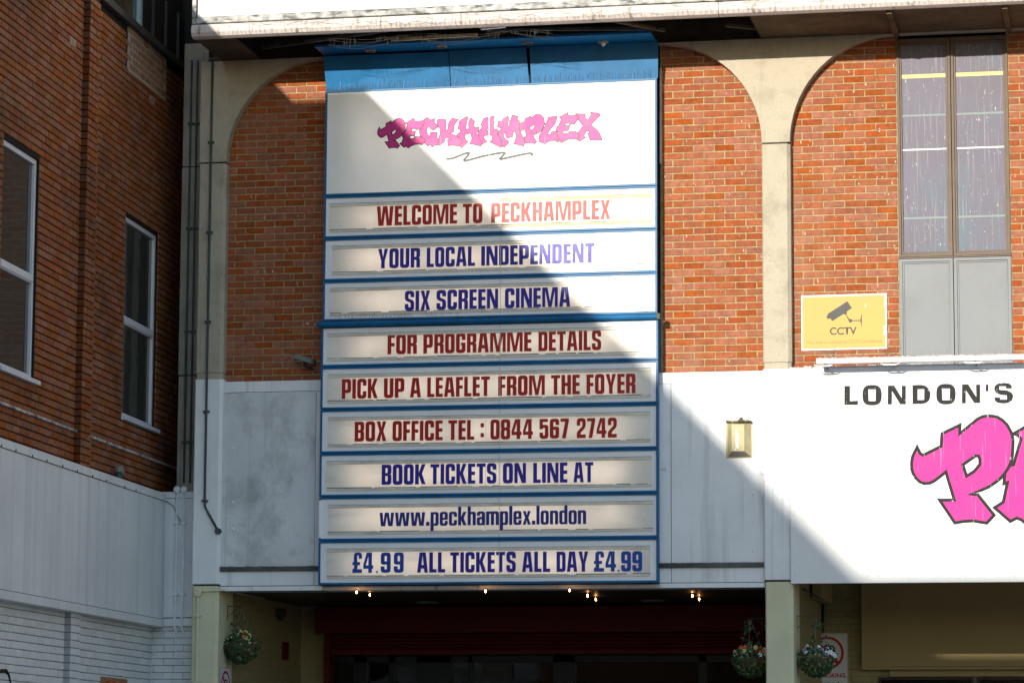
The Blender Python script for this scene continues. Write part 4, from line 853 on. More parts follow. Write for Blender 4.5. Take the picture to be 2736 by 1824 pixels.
# ring hook on the right of the panel
p = at(2033, 1258, -.0); T(MB().tube([(p.x+.022*math.cos(t), -.012, p.z+.022*math.sin(t)) for t in [math.radians(a) for a in range(140, 400, 20)]], .004, 6).build('ring_hook', 'whitep'), 'white painted ring hook on the slim pillar beside the wall lamp panel', 'hook')
# security camera on the brick left of the sign
cc = thing('security_camera', 'small grey security camera on the dark brick left of the sign', 'security camera')
p0 = at(788, 952, YB-.18); p1 = at(835, 966, YB-.16); d = (p1-p0); e = Vector((0, .05, 0)); u = Vector((.0, 0, .028)); 
MB().hexa([p0-u-e, p1-u-e, p1-u+e, p0-u+e, p0+u-e, p1+u-e, p1+u+e, p0+u+e]).build('housing', 'cctvm', cc, bevel=.006)
MB().hexa([q+d*.02 for q in (p1-u*.9-e*.9, p1-u*.9-e*.9+d*.12, p1-u*.9+e*.9+d*.12, p1-u*.9+e*.9, p1+u*.9-e*.9, p1+u*.9-e*.9+d*.12, p1+u*.9+e*.9+d*.12, p1+u*.9+e*.9)]).build('lens_hood', 'metald', cc)
m_ = (p0+p1)/2; MB().tube([m_-u, m_+Vector((.02, .06, -.08)), (m_.x+.05, YB, m_.z-.09)], .014, 8).build('bracket', 'metald', cc)
MB().tube([p0-u, p0+Vector((.0, .03, -.06)), p0+Vector((.06, .08, -.09)), (m_.x+.05, YB, m_.z-.09)], .004, 6).build('cable', 'metald', cc)

# ---------------------------------------------------------------- pipes
def clips(parent, pts, r, m):
    for p in pts:
        MB().box(p[0]-r*2.6, p[0]+r*2.6, p[1]-r*1.15, p[1]+r*1.3, p[2]-.012, p[2]+.012).build('clip', m, parent, bevel=.003)
def X(px, py, Y): return at(px, py, Y).x
pt = thing('conduit', 'dark grey green conduit down the front of the left pillar ending in a round box', 'pipe')
xc = X(553, 1000, -.02); zt = ZS; z2 = at(545, 1335, -.02).z; bx = at(583, 1418, -.025)
MB().tube([(xc, -.022, zt), (xc, -.022, z2), (xc+.004, -.022, z2-.07), (xc+.035, -.022, z2-.13), (bx.x, -.025, bx.z)], .0135, 10).build('pipe_run', 'pipe', pt, smooth=True)
MB().tube([(bx.x, -.002, bx.z), (bx.x, -.05, bx.z), (bx.x, -.053, bx.z)], [.034, .034, .028], 16).build('junction_box', 'pipe', pt)
clips(pt, [(xc, -.022, at(560, y, 0).z) for y in (160, 382, 622, 860, 1100, 1338)], .0135, 'pipe')
for i, px in enumerate((511, 527)):
    t = thing('conduit', ['dark conduit down the corner pier, nearer the brick wing', 'dark conduit down the corner pier, beside the pillar edge'][i], 'pipe')
    x = X(px-8, 650, .28); MB().tube([(x, .283, ZS+.1), (x, .283, ZCP+.1)], .012, 8).build('pipe_run', 'pipe', t, smooth=True)
    clips(t, [(x, .283, at(px, y, .28).z) for y in (330, 610, 885, 1180)], .012, 'pipe')
# white corner panel with its painted pipes
YK = .28
cp = thing('corner_panel', 'narrow white bolted cladding panel in the corner between the brick wing and the pillar', 'cladding')
xk0 = at(432, 1500, YK).x-.0; xk1 = XP0-.006
zk1 = at(470, 1313, YK).z; zk0 = at(470, 1651, YK).z
MB().box(xk0-.1, xk1, YK, YK+.03, zk0+.012, zk1-.075).build('panel', 'bluew', cp); MB().box(xk0-.1, xk1, YK-.006, YK+.03, zk1-.07, zk1).build('top_board', 'bluew', cp, bevel=.002)
MB().box(xk0-.1, xk1, YK-.03, YK+.2, zk0-.085, zk0).build('bottom_board', 'bluew', cp, bevel=.004)
rivets(507, [1319, 1354, 1426, 1498], YK, cp, .013); rivets(501, [1571, 1645], YK, cp, .013)
for i, (px, lab) in enumerate(((470, 'left of the two white painted pipes with round boxes on the corner panel'), (489, 'right of the two white painted pipes with round boxes on the corner panel'))):
    t = thing('conduit', lab, 'pipe'); x = X(px, 1500, YK-.02); zb = at(px, 1307, YK-.02)
    MB().tube([(x, YK-.022, zb.z), (x, YK-.022, zk0+.03), (x, YK-.05, zk0-.03), (x+.004, YK-.05, zk0-.09), (x+.02, YK+.05, zk0-.22), (x+.02, YK+.05, .1)], .013, 10).build('pipe_run', 'pipew', t, smooth=True)
    MB().tube([(x, YK-.0, zb.z), (x, YK-.045, zb.z), (x, YK-.05, zb.z)], [.036, .036, .028], 18).build('round_box', 'pipew', t)
    clips(t, [(x, YK-.022, at(px, y, YK).z) for y in (1396, 1587)]+[(x+.02, YK+.05, at(px, 1750, YK).z)], .013, 'pipew')
t = thing('conduit', 'white painted pipe where the white fascia meets the corner panel, with a bent tail', 'pipe')
x = X(422, 1480, YK-.03); za = at(424, 1313, YK).z; zb = at(420, 1660, YK).z
MB().tube([(x, YK-.03, za), (x, YK-.03, zb)], .013, 10).build('pipe_run', 'pipew', t, smooth=True)
MB().tube([(x, YK-.03, zb+.05), (x, YK-.035, zb), (x, YK-.03, zb-.05)], [.014, .03, .02], 10).build('conduit_tee', 'pipew', t, smooth=True)
xq = X(386, 1750, .22); MB().tube([(x, YK-.04, zb-.01), (xq+.05, .24, zb-.015), (xq+.01, .24, zb-.05), (xq, .24, zb-.11), (xq, .24, .1)], .02, 10).build('pipe_tail', 'pipew', t, smooth=True)
clips(t, [(x, YK-.03, at(424, y, YK).z) for y in (1395, 1586)], .013, 'pipew')
p0 = at(433, 1330, YK-.01); p1 = at(490, 1402, YK-.01); pm = at(462, 1350, YK-.01)
T(MB().tube([p0, pm, at(475, 1378, YK-.03), p1], .004, 6).build('loose_cable', 'metald'), 'short loose black cable sagging across the white corner pipes', 'cable')
t = thing('conduit', 'cream painted conduit with a round box on the cream foot of the left pillar', 'pipe')
xb = X(528, 1650, -.02); zb = at(529, 1583, -.02).z
MB().tube([(xb, -.0, zb), (xb, -.045, zb), (xb, -.05, zb)], [.042, .042, .034], 20).build('round_box', 'cream', t)
MB().tube([(xb, -.02, zb), (xb, -.02, .1)], .0145, 10).build('pipe_run', 'cream', t, smooth=True)
MB().tube([(xb+.03, -.02, zb+.008), (xb+.07, -.02, zb+.022), (XP1+.05, -.02, zb+.03), (XP1+.06, .1, zb+.03), (XP1+.06, 1.6, zb+.03)], .014, 10).build('pipe_run', 'cream', t, smooth=True)
clips(t, [(xb, -.02, at(529, y, 0).z) for y in (1643, 1820)], .0145, 'cream')

# ---------------------------------------------------------------- left wing: orange brick wall
lw = thing('brick_wing', 'shaded orange brick wing running along the left side, with two tall white framed windows', 'brick building')
U0 = -1.15
ZLB = onwall(150, 1225)[1]-.35; Z_T = onwall(262, 5)[1]
w1u0, w1z1 = onwall(11.5, 367); w1u1 = onwall(107, 437)[0]; w1z0 = onwall(106, 1022)[1]
w2u0 = onwall(337.8, 574)[0]; w2z1 = onwall(337.8, 574)[1]; w2u1 = onwall(424.5, 622)[0]; w2z0 = onwall(418, 1148)[1]
w1u0, w1u1 = max(w1u0, w1u1), min(w1u0, w1u1); w2u0, w2u1 = max(w2u0, w2u1), min(w2u0, w2u1)
pu0 = onwall(217, 400)[0]; pu1 = onwall(262, 400, .067)[0]
uE = 12.0
def inwin(u, z, m=.0):
    return (w1u1-m < u < w1u0+m and w1z0-m < z < w1z1+m) or (w2u1-m < u < w2u0+m and w2z0-m < z < w2z1+m)
# solid wall (mortar) cut round the openings
loops = [[(-uE, ZLB), (-U0, ZLB), (-U0, Z_T), (-uE, Z_T)], [(-w1u0, w1z0), (-w1u1, w1z0), (-w1u1, w1z1), (-w1u0, w1z1)], [(-w2u0, w2z0), (-w2u1, w2z0), (-w2u1, w2z1), (-w2u0, w2z1)]]
mb = MB(); mb.sheet(loops, lambda a, b: wl(-a, -.012, b), .22, tuple(-WN)); mb.build('mortar', 'omortar', lw)
mb = MB(); mb.wbox(pu0-.008, pu1+.008, -.03, .055, ZLB, Z_T); mb.build('pilaster_core', 'omortar', lw)
pxa = onwall(346, 70)[0], onwall(441, 250)[0]; pz1 = onwall(346, 68)[1]; pz0 = onwall(346, 185)[1]
VO = variants('obrick', (BW, .103, .16, .05), ht=.0615, dp=.02)
ANG = math.atan2(WD.x, WD.y)
allb = []
z = ZLB+.0375; z = onwall(217, 400)[1]; z -= .075*round((z-ZLB-.04)/.075); row = 0
while z < Z_T-.03:
    off = .1125 if row % 2 else 0
    u = U0+off
    while u < uE:
        a, b = u+.004, u+.2205
        segs = [(a, b)]
        for (wa, wb, za, zb) in ((w1u1, w1u0, w1z0, w1z1), (w2u1, w2u0, w2z0, w2z1), (pu1-.0, pu0+.0, -9, 99)):
            if za-.034 < z < zb+.034:
                ns = []
                for s0_, s1_ in segs:
                    if s1_ <= wa or s0_ >= wb: ns.append((s0_, s1_)); continue
                    if s0_ < wa: ns.append((s0_, wa-.003))
                    if s1_ > wb: ns.append((wb+.003, s1_))
                segs = ns
        for s0_, s1_ in segs:
            if s1_-s0_ > .025 and not (pxa[1]-.02 < (s0_+s1_)/2 < pxa[0]+.02 and pz0 < z < pz1): allb.append(((s0_+s1_)/2, z, s1_-s0_, 0.0))
        u += .225
    # pilaster face
    pw = pu0-pu1
    if row % 2: allb += [(pu1+pw*.33, z, pw*.64, .067), (pu1+pw*.835, z, pw*.30, .067)]
    else: allb += [(pu1+pw*.18, z, pw*.34, .067), (pu1+pw*.68, z, pw*.62, .067)]
    z += .075; row += 1
def vis(u, z, n):
    p = wl(u, n, z)-CAM; d = p.dot(fw); px, py = p.dot(rt)/d*F_+W_/2, H_/2-p.dot(up)/d*F_
    return px > -6 and px < 490 and py > -8
near = sorted([b for b in allb if vis(*b[:2], b[3]) and b[2] > .09], key=lambda b: -b[0])[:300]; ns = set(near)
for u, z, wd, n in near:
    key = min(VO, key=lambda q: abs(q-wd)); o = put_brick(rnd.choice(VO[key]), wl(u, n+rnd.uniform(-.002, .002), z), math.pi/2-ANG, lw)
    if abs(key-wd) > .004: o.scale.x = wd/key
def joined(bl, name, m, parent, ht=.0615, ch=.004, deep=.02):
    mb = MB()
    for u, z, wd, n in bl:
        a = wd/2; b = ht/2; nn = n+rnd.uniform(-.002, .002); r = rnd.random()
        rg = [(-a, -b), (a, -b), (a, b), (-a, b)]
        fr_ = [wl(u-x*(1-ch/a), nn, z+y*(1-ch/b)) for x, y in rg]; bk_ = [wl(u-x, nn-ch, z+y) for x, y in rg]; b2 = [wl(u-x, nn-deep, z+y) for x, y in rg]
        k = len(mb.v); mb.v += [tuple(p) for p in fr_+bk_+b2]
        F = [(0, 1, 2, 3)]+[(4+i, 4+(i+1) % 4, (i+1) % 4, i) for i in range(4)]+[(8+i, 8+(i+1) % 4, 4+(i+1) % 4, 4+i) for i in range(4)]
        mb.f += [tuple(k+i for i in f) for f in F]; mb.attr += [r]*9
    return stuff(mb.build(name, m, parent))
joined([b for b in allb if b not in ns], 'brick_field', 'obrick_f', lw)
# pilaster's near side, header bricks
mb = MB()
zz0 = ZLB; r_ = 0
for (u, z, wd, n) in allb:
    if n and wd > .1:
        mb.wbox(pu0-.004, pu0+.003, -.008, .064, z-.031, z+.031); mb.attr += [rnd.random()]*6
stuff(mb.build('pilaster_side_bricks', 'obrick_f', lw))
# repaired patch
pb = []; z = pz0+.0375; rr_ = 0
while z < pz1:
    u = pxa[1]+(.1 if rr_ % 2 else 0)
    while u < pxa[0]-.05: pb.append((u+.10, z, min(.2, pxa[0]-u), .004)); u += .215
    z += .076; rr_ += 1
MB().wbox(pxa[1]-.03, pxa[0]+.03, -.01, .001, pz0-.03, pz1+.03).build('patch_mortar', 'pmortar', lw); joined(pb, 'patch_bricks', 'pbrick', lw)
# air bricks
for px, py in ((195, 113), (406, 268)):
    u, z = onwall(px, py); b = MB(); b.wbox(u-.1, u+.1, -.008, .004, z-.036, z+.036); o = b.build('air_brick', 'pmortar', lw)
    for k_ in (-1, 0, 1): MB().wbox(u-.085, u+.085, .004, .006, z+k_*.02-.005, z+k_*.02+.004).build('vent_slot', 'pbrick', o)
# ledges of flashing
ua, za = onwall(0, 1077); ub, _ = onwall(215, 1155); mb = MB(); mb.wbox(uE, pu0+.005, -.01, .03, za-.012, za+.012); mb.build('lead_flashing', 'flash', lw)
MB().wbox(pu1, U0, -.01, .03, za-.012, za+.012).build('lead_flashing', 'flash', lw)
# windows
def side_window(label, u0_, u1_, z0_, z1_, ztr):
    t = thing('side_window', label, 'window'); n0 = -.035; f_ = .05
    uo, ui = u0_, u1_                        # uo nearer the street
    mb = MB(); mb.wbox(uo, ui, -.2, -.15, z0_, z1_); mb.build('room_dark', 'blackfill', t)
    def bar(a, b, c, d, nm, m='upvc', n1=n0): MB().wbox(a, b, n1-.05, n1, c, d).build(nm, m, t, bevel=.004)
    bar(uo, uo-f_, z0_, z1_, 'jamb'); bar(ui+f_, ui, z0_, z1_, 'jamb'); bar(uo-f_, ui+f_, z1_-f_, z1_, 'head'); bar(uo-f_, ui+f_, z0_, z0_+f_, 'bottom_rail')
    bar(uo-f_, ui+f_, ztr-.045, ztr+.045, 'transom'); MB().wbox(uo-f_, ui+f_, n0, n0+.012, ztr-.03, ztr+.03).build('transom_lip', 'upvc', t, bevel=.003)
    MB().wbox(uo-f_, ui+f_, n0-.035, n0-.03, z0_+f_, ztr-.045).build('pane', 'sglass', t); MB().wbox(uo-f_, ui+f_, n0-.035, n0-.03, ztr+.045, z1_-f_).build('pane', 'sglass', t)
    MB().wbox(uo+.03, ui-.05, -.1, .05, z0_-.045, z0_-.002).build('sill', 'upvc', t, bevel=.004)
ztr1 = onwall(50, 722)[1]; side_window('tall white framed side window at the left edge of the photo', w1u0, w1u1, w1z0+.0, w1z1, ztr1)
ztr2 = onwall(372, 870)[1]; side_window('tall white framed side window nearer the dark corner', w2u0, w2u1, w2z0, w2z1, ztr2)
for i in range(14):
    p = wl(w2u0+.01, .004, w2z0+.1+i*.145); 
# upper storey edge
MB().wbox(uE, U0, -.05, .06, Z_T+.02, Z_T+.10).build('metal_coping', 'metald', lw, bevel=.006)
MB().wbox(uE, U0, -.25, -.03, Z_T, Z_T+.02).build('shadow_gap', 'omortar', lw)
MB().wbox(5.2, U0, -.25, -.06, Z_T+.10, Z_T+.72).build('upper_cladding', 'darkclad', lw)
u, z = onwall(383, 60)
for k_ in range(6): MB().wbox(u-.55*k_-.04, u-.55*k_, -.06, -.03, Z_T+.10, Z_T+.72).build('cladding_rib', 'rib', lw)
MB().wbox(u+.12, u+.04, -.06, .0, Z_T+.10, Z_T+.72).build('window_jamb', 'upvcside', lw); MB().wbox(5.2, u+.12, -.059, -.045, Z_T+.14, Z_T+.72).build('upper_glass', 'glass', lw)
# roof blocks of the wing that throw the diagonal shade
tr = SB/SA
pA = at(742, 230, YB); XW = WC.x-.10; ZA = pA.z+tr*(pA.x-XW)
pB = at(987, 247, YS); ZB = pB.z+tr*(pB.x-XW); TB = (pB.x-XW)/SA+YS
MB().box(XW-6, XW, -TB, 1.2, Z_T-.5, ZA).build('roof_storey', 'darkclad', lw)
MB().box(XW-6, XW-.0, -75, -TB-.01, 0, ZB).build('far_block', 'render', lw)
MB().box(XW+.01, -4.5, -43, -40, 0, 10.99).build('added_shade_block', 'render', lw)  # unseen block added to keep the sun off the right recess
MB().box(XW-6, XW-.4, -TB, 1.2, 0, Z_T-.51).build('wing_core', 'darkclad', lw)
MB().box(-45, -17.5, -30, 3, 0, 26).build('added_sky_block', 'render', lw)  # unseen block added to cut sky light on the left of the facade
# recess behind the corner: its deep shade is put into the black wall colour
T(MB().box(XW-8.0, XO0+.1, 1.4, 1.6, 0, ZS+8).build('recess_wall', 'darkclad'), 'back wall closing the narrow corner recess, shade put into its black colour', 'wall')

# ---------------------------------------------------------------- left wing: white fascia and painted brick
wf = thing('wing_fascia', 'long pale weathered metal fascia band along the left wing below the orange brick', 'fascia')
NF = .13; zf1 = onwall(150, 1220, NF)[1]; zf0 = onwall(207, 1612, NF)[1]; ufe = -(at(427, 1480, YK-.02)-WC).dot(WD)
us = [12.0]+[onwall(px, 1400, NF)[0] for px in (-60, 68, 120, 235, 355)]+[ufe]
us = sorted(set(us), reverse=True)
for a, b in zip(us, us[1:]): MB().wbox(a-.002, b+.002, NF-.02, NF+rnd.uniform(-.001, .001), zf0+.006, zf1-.085).build('sheet', 'bluew', wf)
MB().wbox(12, ufe, -.02, NF+.012, zf1-.08, zf1).build('top_board', 'bluew', wf, bevel=.003)
MB().wbox(12, ufe, NF-.018, NF+.002, zf1-.086, zf1-.079).build('seam', 'darkline', wf); MB().wbox(12, ufe, NF-.03, NF+.003, zf0-.002, zf0+.006).build('seam', 'darkline', wf)
MB().wbox(12, ufe, -.02, NF+.02, zf0-.085, zf0-.002).build('bottom_board', 'bluew', wf, bevel=.004)
MB().wbox(12, ufe, -.02, NF-.021, zf0, zf1-.081).build('core', 'bluew', wf)
for px in (0, 39, 83, 122, 164, 203, 244, 281, 330, 360): 
    u, z = onwall(px, 1180+px*.345, NF); MB().wbox(u-.007, u+.007, NF+.012, NF+.018, zf1-.085, zf1-.06).build('bolt', 'darkline', wf)
# roof vent caps
vc = thing('vent_pipe', 'short pale capped vent pipes standing on the fascia against the orange brick', 'vent')
for i, (px, r, yy) in enumerate(((318, .045, 1250), (331, .032, 1252))):
    u, z = onwall(px, yy, .08); p = wl(u, .08-.03*i, 0)
    MB().tube([(p.x, p.y, zf1), (p.x, p.y, zf1+.05), (p.x, p.y, zf1+.055), (p.x, p.y, zf1+.075)], [r*.7, r*.7, r*.95, r*.7], 14).build('pipe', 'pipe', vc); MB().tube([(p.x, p.y, zf1+.08), (p.x, p.y, zf1+.13), (p.x, p.y, zf1+.145)], [r*1.1, r*1.1, r*.9], 14).build('cap', 'lampd', vc)
pw_ = thing('painted_brick_wall', 'white painted brick wall of the left wing below the fascia, with a shallow pier', 'brick wall')
mb = MB(); mb.wbox(12, -.35, -.2, -.006, 0, zf0-.06); mb.build('joints', 'wbjoint', pw_)
qu0 = onwall(172, 1700)[0]; qu1 = onwall(215, 1700, .067)[0]
MB().wbox(qu0-.006, qu1+.006, -.05, .060, 0, zf0-.086).build('pier_core', 'wbjoint', pw_)
bl = []; row = 0; z = onwall(0, 1618.5)[1]+.0375
z -= 0
while z > .05:
    off = .1125 if row % 2 else 0; u = -.3+off
    while u < 12:
        a, b = u+.0015, u+.2235
        if b < qu1 or a > qu0: bl.append(((a+b)/2, z, b-a, 0.0))
        elif a < qu1 < b and qu1-a > .03: bl.append(((a+qu1)/2, z, qu1-a, 0.0))
        elif a < qu0 < b and b-qu0 > .03: bl.append(((qu0+b)/2, z, b-qu0, 0.0))
        u += .225
    pw2 = qu0-qu1; k_ = .36 if row % 2 else .64
    bl += [(qu1+pw2*k_/2, z, pw2*k_-.003, .067), (qu1+pw2*(1+k_)/2, z, pw2*(1-k_)-.003, .067)]
    z -= .075; row += 1
VWb = variants('whitebrick', (.222, .11, .16, .05), ht=.0655, dp=.02)
def vis2(u, z, n):
    p = wl(u, n, z)-CAM; d = p.dot(fw); px, py = p.dot(rt)/d*F_+W_/2, H_/2-p.dot(up)/d*F_
    return -6 < px < 410 and py < 1835
nr = sorted([b for b in bl if vis2(*b[:2], b[3])], key=lambda b: -b[0])[:300]; nset = set(nr)
for u, z, wd, n in nr:
    key = min(VWb, key=lambda q: abs(q-wd)); o = put_brick(rnd.choice(VWb[key]), wl(u, n, z+rnd.uniform(-.001, .001)), math.pi/2-ANG, pw_)
    if abs(key-wd) > .003: o.scale.x = wd/key
joined([b for b in bl if b not in nset], 'brick_field', 'whitebrick_f', pw_, ht=.0655)
mb = MB()
for (u, z, wd, n) in bl:
    if n: mb.wbox(qu0-.004, qu0+.003, -.004, .064, z-.033, z+.033)
stuff(mb.build('pier_side_bricks', 'whitebrick', pw_))
# white brick facing the street in the corner
kb = thing('painted_brick_wall', 'narrow white painted brick wall facing the street below the corner panel', 'brick wall')
xa_, xb_ = WC.x-.15, XP0-.002; MB().box(xa_, xb_, .307, .5, 0, zk0-.08).build('joints', 'wbjoint', kb)
VK = variants('whitebrick', (.2195, .107, .16, .05), ht=.068, dp=.02); z = zk0-.10; row = 0; x_al = at(405, 1750, .3).x
while z > .05:
    x = x_al-.2+(.1125 if row % 2 else 0)
    while x < xb_-.03:
        a, b = max(xa_, x), min(x+.2205, xb_)
        if b-a > .03:
            key = min(VK, key=lambda q: abs(q-(b-a))); o = put_brick(rnd.choice(VK[key]), ((a+b)/2, .3, z), 0, kb); o.scale.x = (b-a)/key
        x += .2245
    z -= .075; row += 1
# poster and spray mark
u0_, z0_ = onwall(271, 1806, .012); u1_, _ = onwall(341, 1820, .012)
po = thing('poster', 'orange brown poster on the white painted brick at the bottom left', 'poster'); MB().wbox(u0_, u1_, .006, .010, z0_-.45, z0_).build('sheet', 'poster', po)
for a, b in ((.15, .32), (.4, .55), (.66, .85)):
    ua_, ub_ = u0_+(u1_-u0_)*a, u0_+(u1_-u0_)*b
    MB().wbox(ua_, ub_, .010, .0105, z0_-.055, z0_-.04).build('red_lettering', 'redink', po)
g = [onwall(*p) for p in ((-30, 1800), (-8, 1796), (3, 1791), (14, 1791), (21, 1799), (25, 1813), (28, 1830), (31, 1850))]
T(MB().tube([wl(u, .002, z) for u, z in g], [.004, .012, .02, .022, .016, .012, .009, .006], 6).build('spray_mark', 'graf'), 'black spray painted curl low on the white painted brick', 'graffiti')

# ---------------------------------------------------------------- foyer under the sign
fo = thing('foyer', 'dark recessed entrance under the sign with cream walls and a low ceiling', 'building entrance')
zc_ = zTb+.01
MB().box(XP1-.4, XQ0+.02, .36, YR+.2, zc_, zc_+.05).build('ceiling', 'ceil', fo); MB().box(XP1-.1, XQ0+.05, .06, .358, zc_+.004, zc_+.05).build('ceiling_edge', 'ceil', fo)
MB().box(XP1-.45, XP1+.0, .56, YR+.1, 0, zc_).build('side_wall_core', 'creamj', fo)
# side wall blockwork facing right (cream, courses)
z = zc_-.0375; row = 0
while z > 2.2:
    y = .62+(.11 if row % 2 else 0)
    while y < YR-.03:
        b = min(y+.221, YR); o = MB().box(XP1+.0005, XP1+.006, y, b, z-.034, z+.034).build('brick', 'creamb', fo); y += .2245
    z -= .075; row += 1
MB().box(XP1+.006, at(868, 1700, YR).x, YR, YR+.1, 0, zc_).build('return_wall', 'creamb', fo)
xS0 = at(856, 1650, YR).x; zs1 = at(1300, 1618, YR-.25).z; zs0 = at(1300, 1689, YR-.25).z
MB().box(XP1+.01, XQ0-.01, .62, YR-.01, .002, .01).build('added_dark_floor', 'blackfill', fo)  # unseen black floor added to cut bounce light in the foyer
sh = thing('roller_shutter', 'dark red roller shutter box with raised slats over the entrance doors', 'roller shutter')
MB().box(xS0, XQ0+.14, YR-.25, YR, zs0, min(zs1, zc_-.004)).build('shutter_box', 'redmet', sh, bevel=.008)
xS1 = at(886, 1700, YR-.1).x
for k_ in range(5):
    a = zs0-.004-k_*.042; o = MB().tube([(xS1, YR-.1, a-.02), (XQ0+.14, YR-.1, a-.02)], .019, 10).build('slat', 'redmet', sh)
zbar = at(1300, 1735, YR-.1).z; MB().box(xS1, XQ0+.14, YR-.14, YR-.08, zbar-.055, zbar).build('bottom_bar', 'redframe', sh, bevel=.004)
MB().box(at(870, 1750, YR-.12).x, xS1, YR-.2, YR-.02, 0, zs0-.004).build('guide_rail', 'redframe', sh, bevel=.004)
ed = thing('entrance_doors', 'row of dark glazed entrance doors with black frames at the back of the foyer', 'doors')
xd = [xS1]+[at(px, 1800, YR+.05).x for px in (945, 1038, 1112, 1205, 1252, 1478, 1535, 1866, 1888, 2060)]
MB().box(xS1, XQ0+.14, YR+.07, YR+.09, .2, zbar-.055).build('glass_run', 'dglass', ed)
for i in range(0, len(xd)-1):
    x0 = xd[i]; 
for px0, px1 in ((945, 980), (1038, 1055), (1112, 1205), (1250, 1262), (1478, 1536), (1866, 1888)):
    MB().box(at(px0, 1800, YR).x, at(px1, 1800, YR).x, YR, YR+.08, 0, zbar-.06).build('door_frame', 'doorfr', ed, bevel=.004)
MB().box(xS1, XQ0+.14, YR-.0, YR+.08, zbar-.14, zbar-.06).build('door_head', 'doorfr', ed)
nt_ = thing('door_notice', 'near-black notice for booked tickets behind the entrance door glass', 'notice')
a, b = at(1289, 1755, YR+.03), at(1369, 1813, YR+.03); MB().box(a.x, b.x, YR+.03, YR+.034, b.z, a.z).build('sheet', 'paperd', nt_)
text('BOOKED', 1296, 1361, 1777, YR+.028, 'ink', nt_, bold=.03); text('TICKETS', 1296, 1357, 1804, YR+.028, 'ink', nt_, bold=.03)
# bulbs hanging from the foyer ceiling
for i, (px, py, lab) in enumerate(((953, 1581, 'small lit bulb under the ceiling, furthest left'), (988, 1588, 'small lit bulb, second from the left below the ceiling edge'), (1297, 1578, 'single small lit bulb below the middle of the sign'), (1522, 1576, 'small lit bulb left of the close pair under the sign'), (1570, 1590, 'small lit bulb, upper one of the pair right of centre'), (1592, 1600, 'small lit bulb, lower one of the pair right of centre'), (1850, 1591, 'small lit bulb, upper one of the pair near the slim pillar'), (1868, 1600, 'small lit bulb, lower one of the pair near the slim pillar'))):
    t = thing('ceiling_bulb', lab, 'light bulb', group='small bulbs under the foyer ceiling')
    c = atz(px, py, zc_-.035)
    MB().tube([(c.x, c.y, zc_), (c.x, c.y, zc_-.02)], .008, 8).build('holder', 'metald', t)
    MB().tube([(c.x, c.y, c.z+.014), (c.x, c.y, c.z+.004), (c.x, c.y, c.z-.008), (c.x, c.y, c.z-.014)], [.002, .005, .0065, .002], 10).build('bulb', 'bulb', t, smooth=True)
for px, py in ((1140, 1608), (1746, 1604)):
    c = atz(px, py, zc_-.004); f = MB(); f.tube([(c.x, c.y, zc_), (c.x, c.y, zc_-.012)], .13, 24)
    T(f.build('ceiling_disc', 'prail'), 'flat round ceiling fitting '+('left' if px < 1400 else 'right')+' of centre above the red shutter', 'ceiling light', 'flat ceiling fittings in the foyer')
# small things in the foyer's left corner
a = at(650, 1632, YR-.05) if False else None
x = XP1+.01; p = at(751, 1636, YR-.6)
t = thing('wall_fitting', 'dark round fitting high on the cream foyer wall behind the basket', 'wall fitting')
yy = CAM.y+(x+.05-CAM.x)/(ray(751, 1636).x/ray(751, 1636).y)
pz = CAM+ray(751, 1636)*((yy-CAM.y)/ray(751, 1636).y)
MB().tube([(x, yy, pz.z), (x+.1, yy, pz.z)], .05, 14).build('body', 'metald', t); MB().tube([(x+.05, yy, pz.z-.04), (x+.06, yy, pz.z-.09)], [.045, .02], 12).build('cap', 'metald', t)
yy2 = CAM.y+(x-CAM.x)/(ray(759, 1738).x/ray(759, 1738).y); pz = CAM+ray(759, 1738)*((yy2-CAM.y)/ray(759, 1738).y)
T(MB().box(x, x+.03, yy2-.1, yy2+.1, pz.z-.1, pz.z+.1).build('alarm_box', 'redmet'), 'small dark red box on the cream foyer side wall', 'alarm box')

# ---------------------------------------------------------------- right hand recess
ra = thing('side_recess', 'cream painted recess under the name board with painted blockwork', 'building recess')
MB().box(XQ1-.02, XE, YR+.007, YR+.3, 0, zn0+.75).build('joints', 'creamj', ra)
MB().box(XQ1-.3, XE, .02, YR+.2, zn0+.75, zn0+.80).build('ceiling', 'creamw', ra)
MB().box(XQ0+.02, XQ1-.05, .65, YR+.1, 0, zn0+.75).build('party_wall', 'creamb', ra)
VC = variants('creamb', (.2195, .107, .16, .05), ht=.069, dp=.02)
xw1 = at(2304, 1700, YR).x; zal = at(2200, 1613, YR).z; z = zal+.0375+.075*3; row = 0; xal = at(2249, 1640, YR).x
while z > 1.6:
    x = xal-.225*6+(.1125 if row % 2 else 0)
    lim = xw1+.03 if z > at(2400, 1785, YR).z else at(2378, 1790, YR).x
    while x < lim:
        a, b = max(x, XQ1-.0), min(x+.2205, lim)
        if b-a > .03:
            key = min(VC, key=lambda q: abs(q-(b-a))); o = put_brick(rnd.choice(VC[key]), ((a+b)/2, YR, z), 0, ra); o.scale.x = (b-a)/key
        x += .2245
    z -= .075; row += 1
zb1 = at(2500, 1781, YR-.15).z
MB().box(xw1, XE, YR-.15, YR, zb1, zn0+.75).build('blank_board', 'creamw', ra, bevel=.01); MB().box(xw1-.005, XE, YR-.165, YR, zb1-.028, zb1).build('board_lip', 'creamw', ra, bevel=.004)
MB().box(at(2378, 1800, YR).x, XE, YR-.05, YR+.005, at(2500, 1806, YR).z, zb1-.03).build('lower_band', 'creamw', ra)
xg0, xg1, xg2 = at(2348, 1815, YR).x, at(2602, 1815, YR).x, at(2611, 1815, YR).x; zg = at(2450, 1808, YR).z
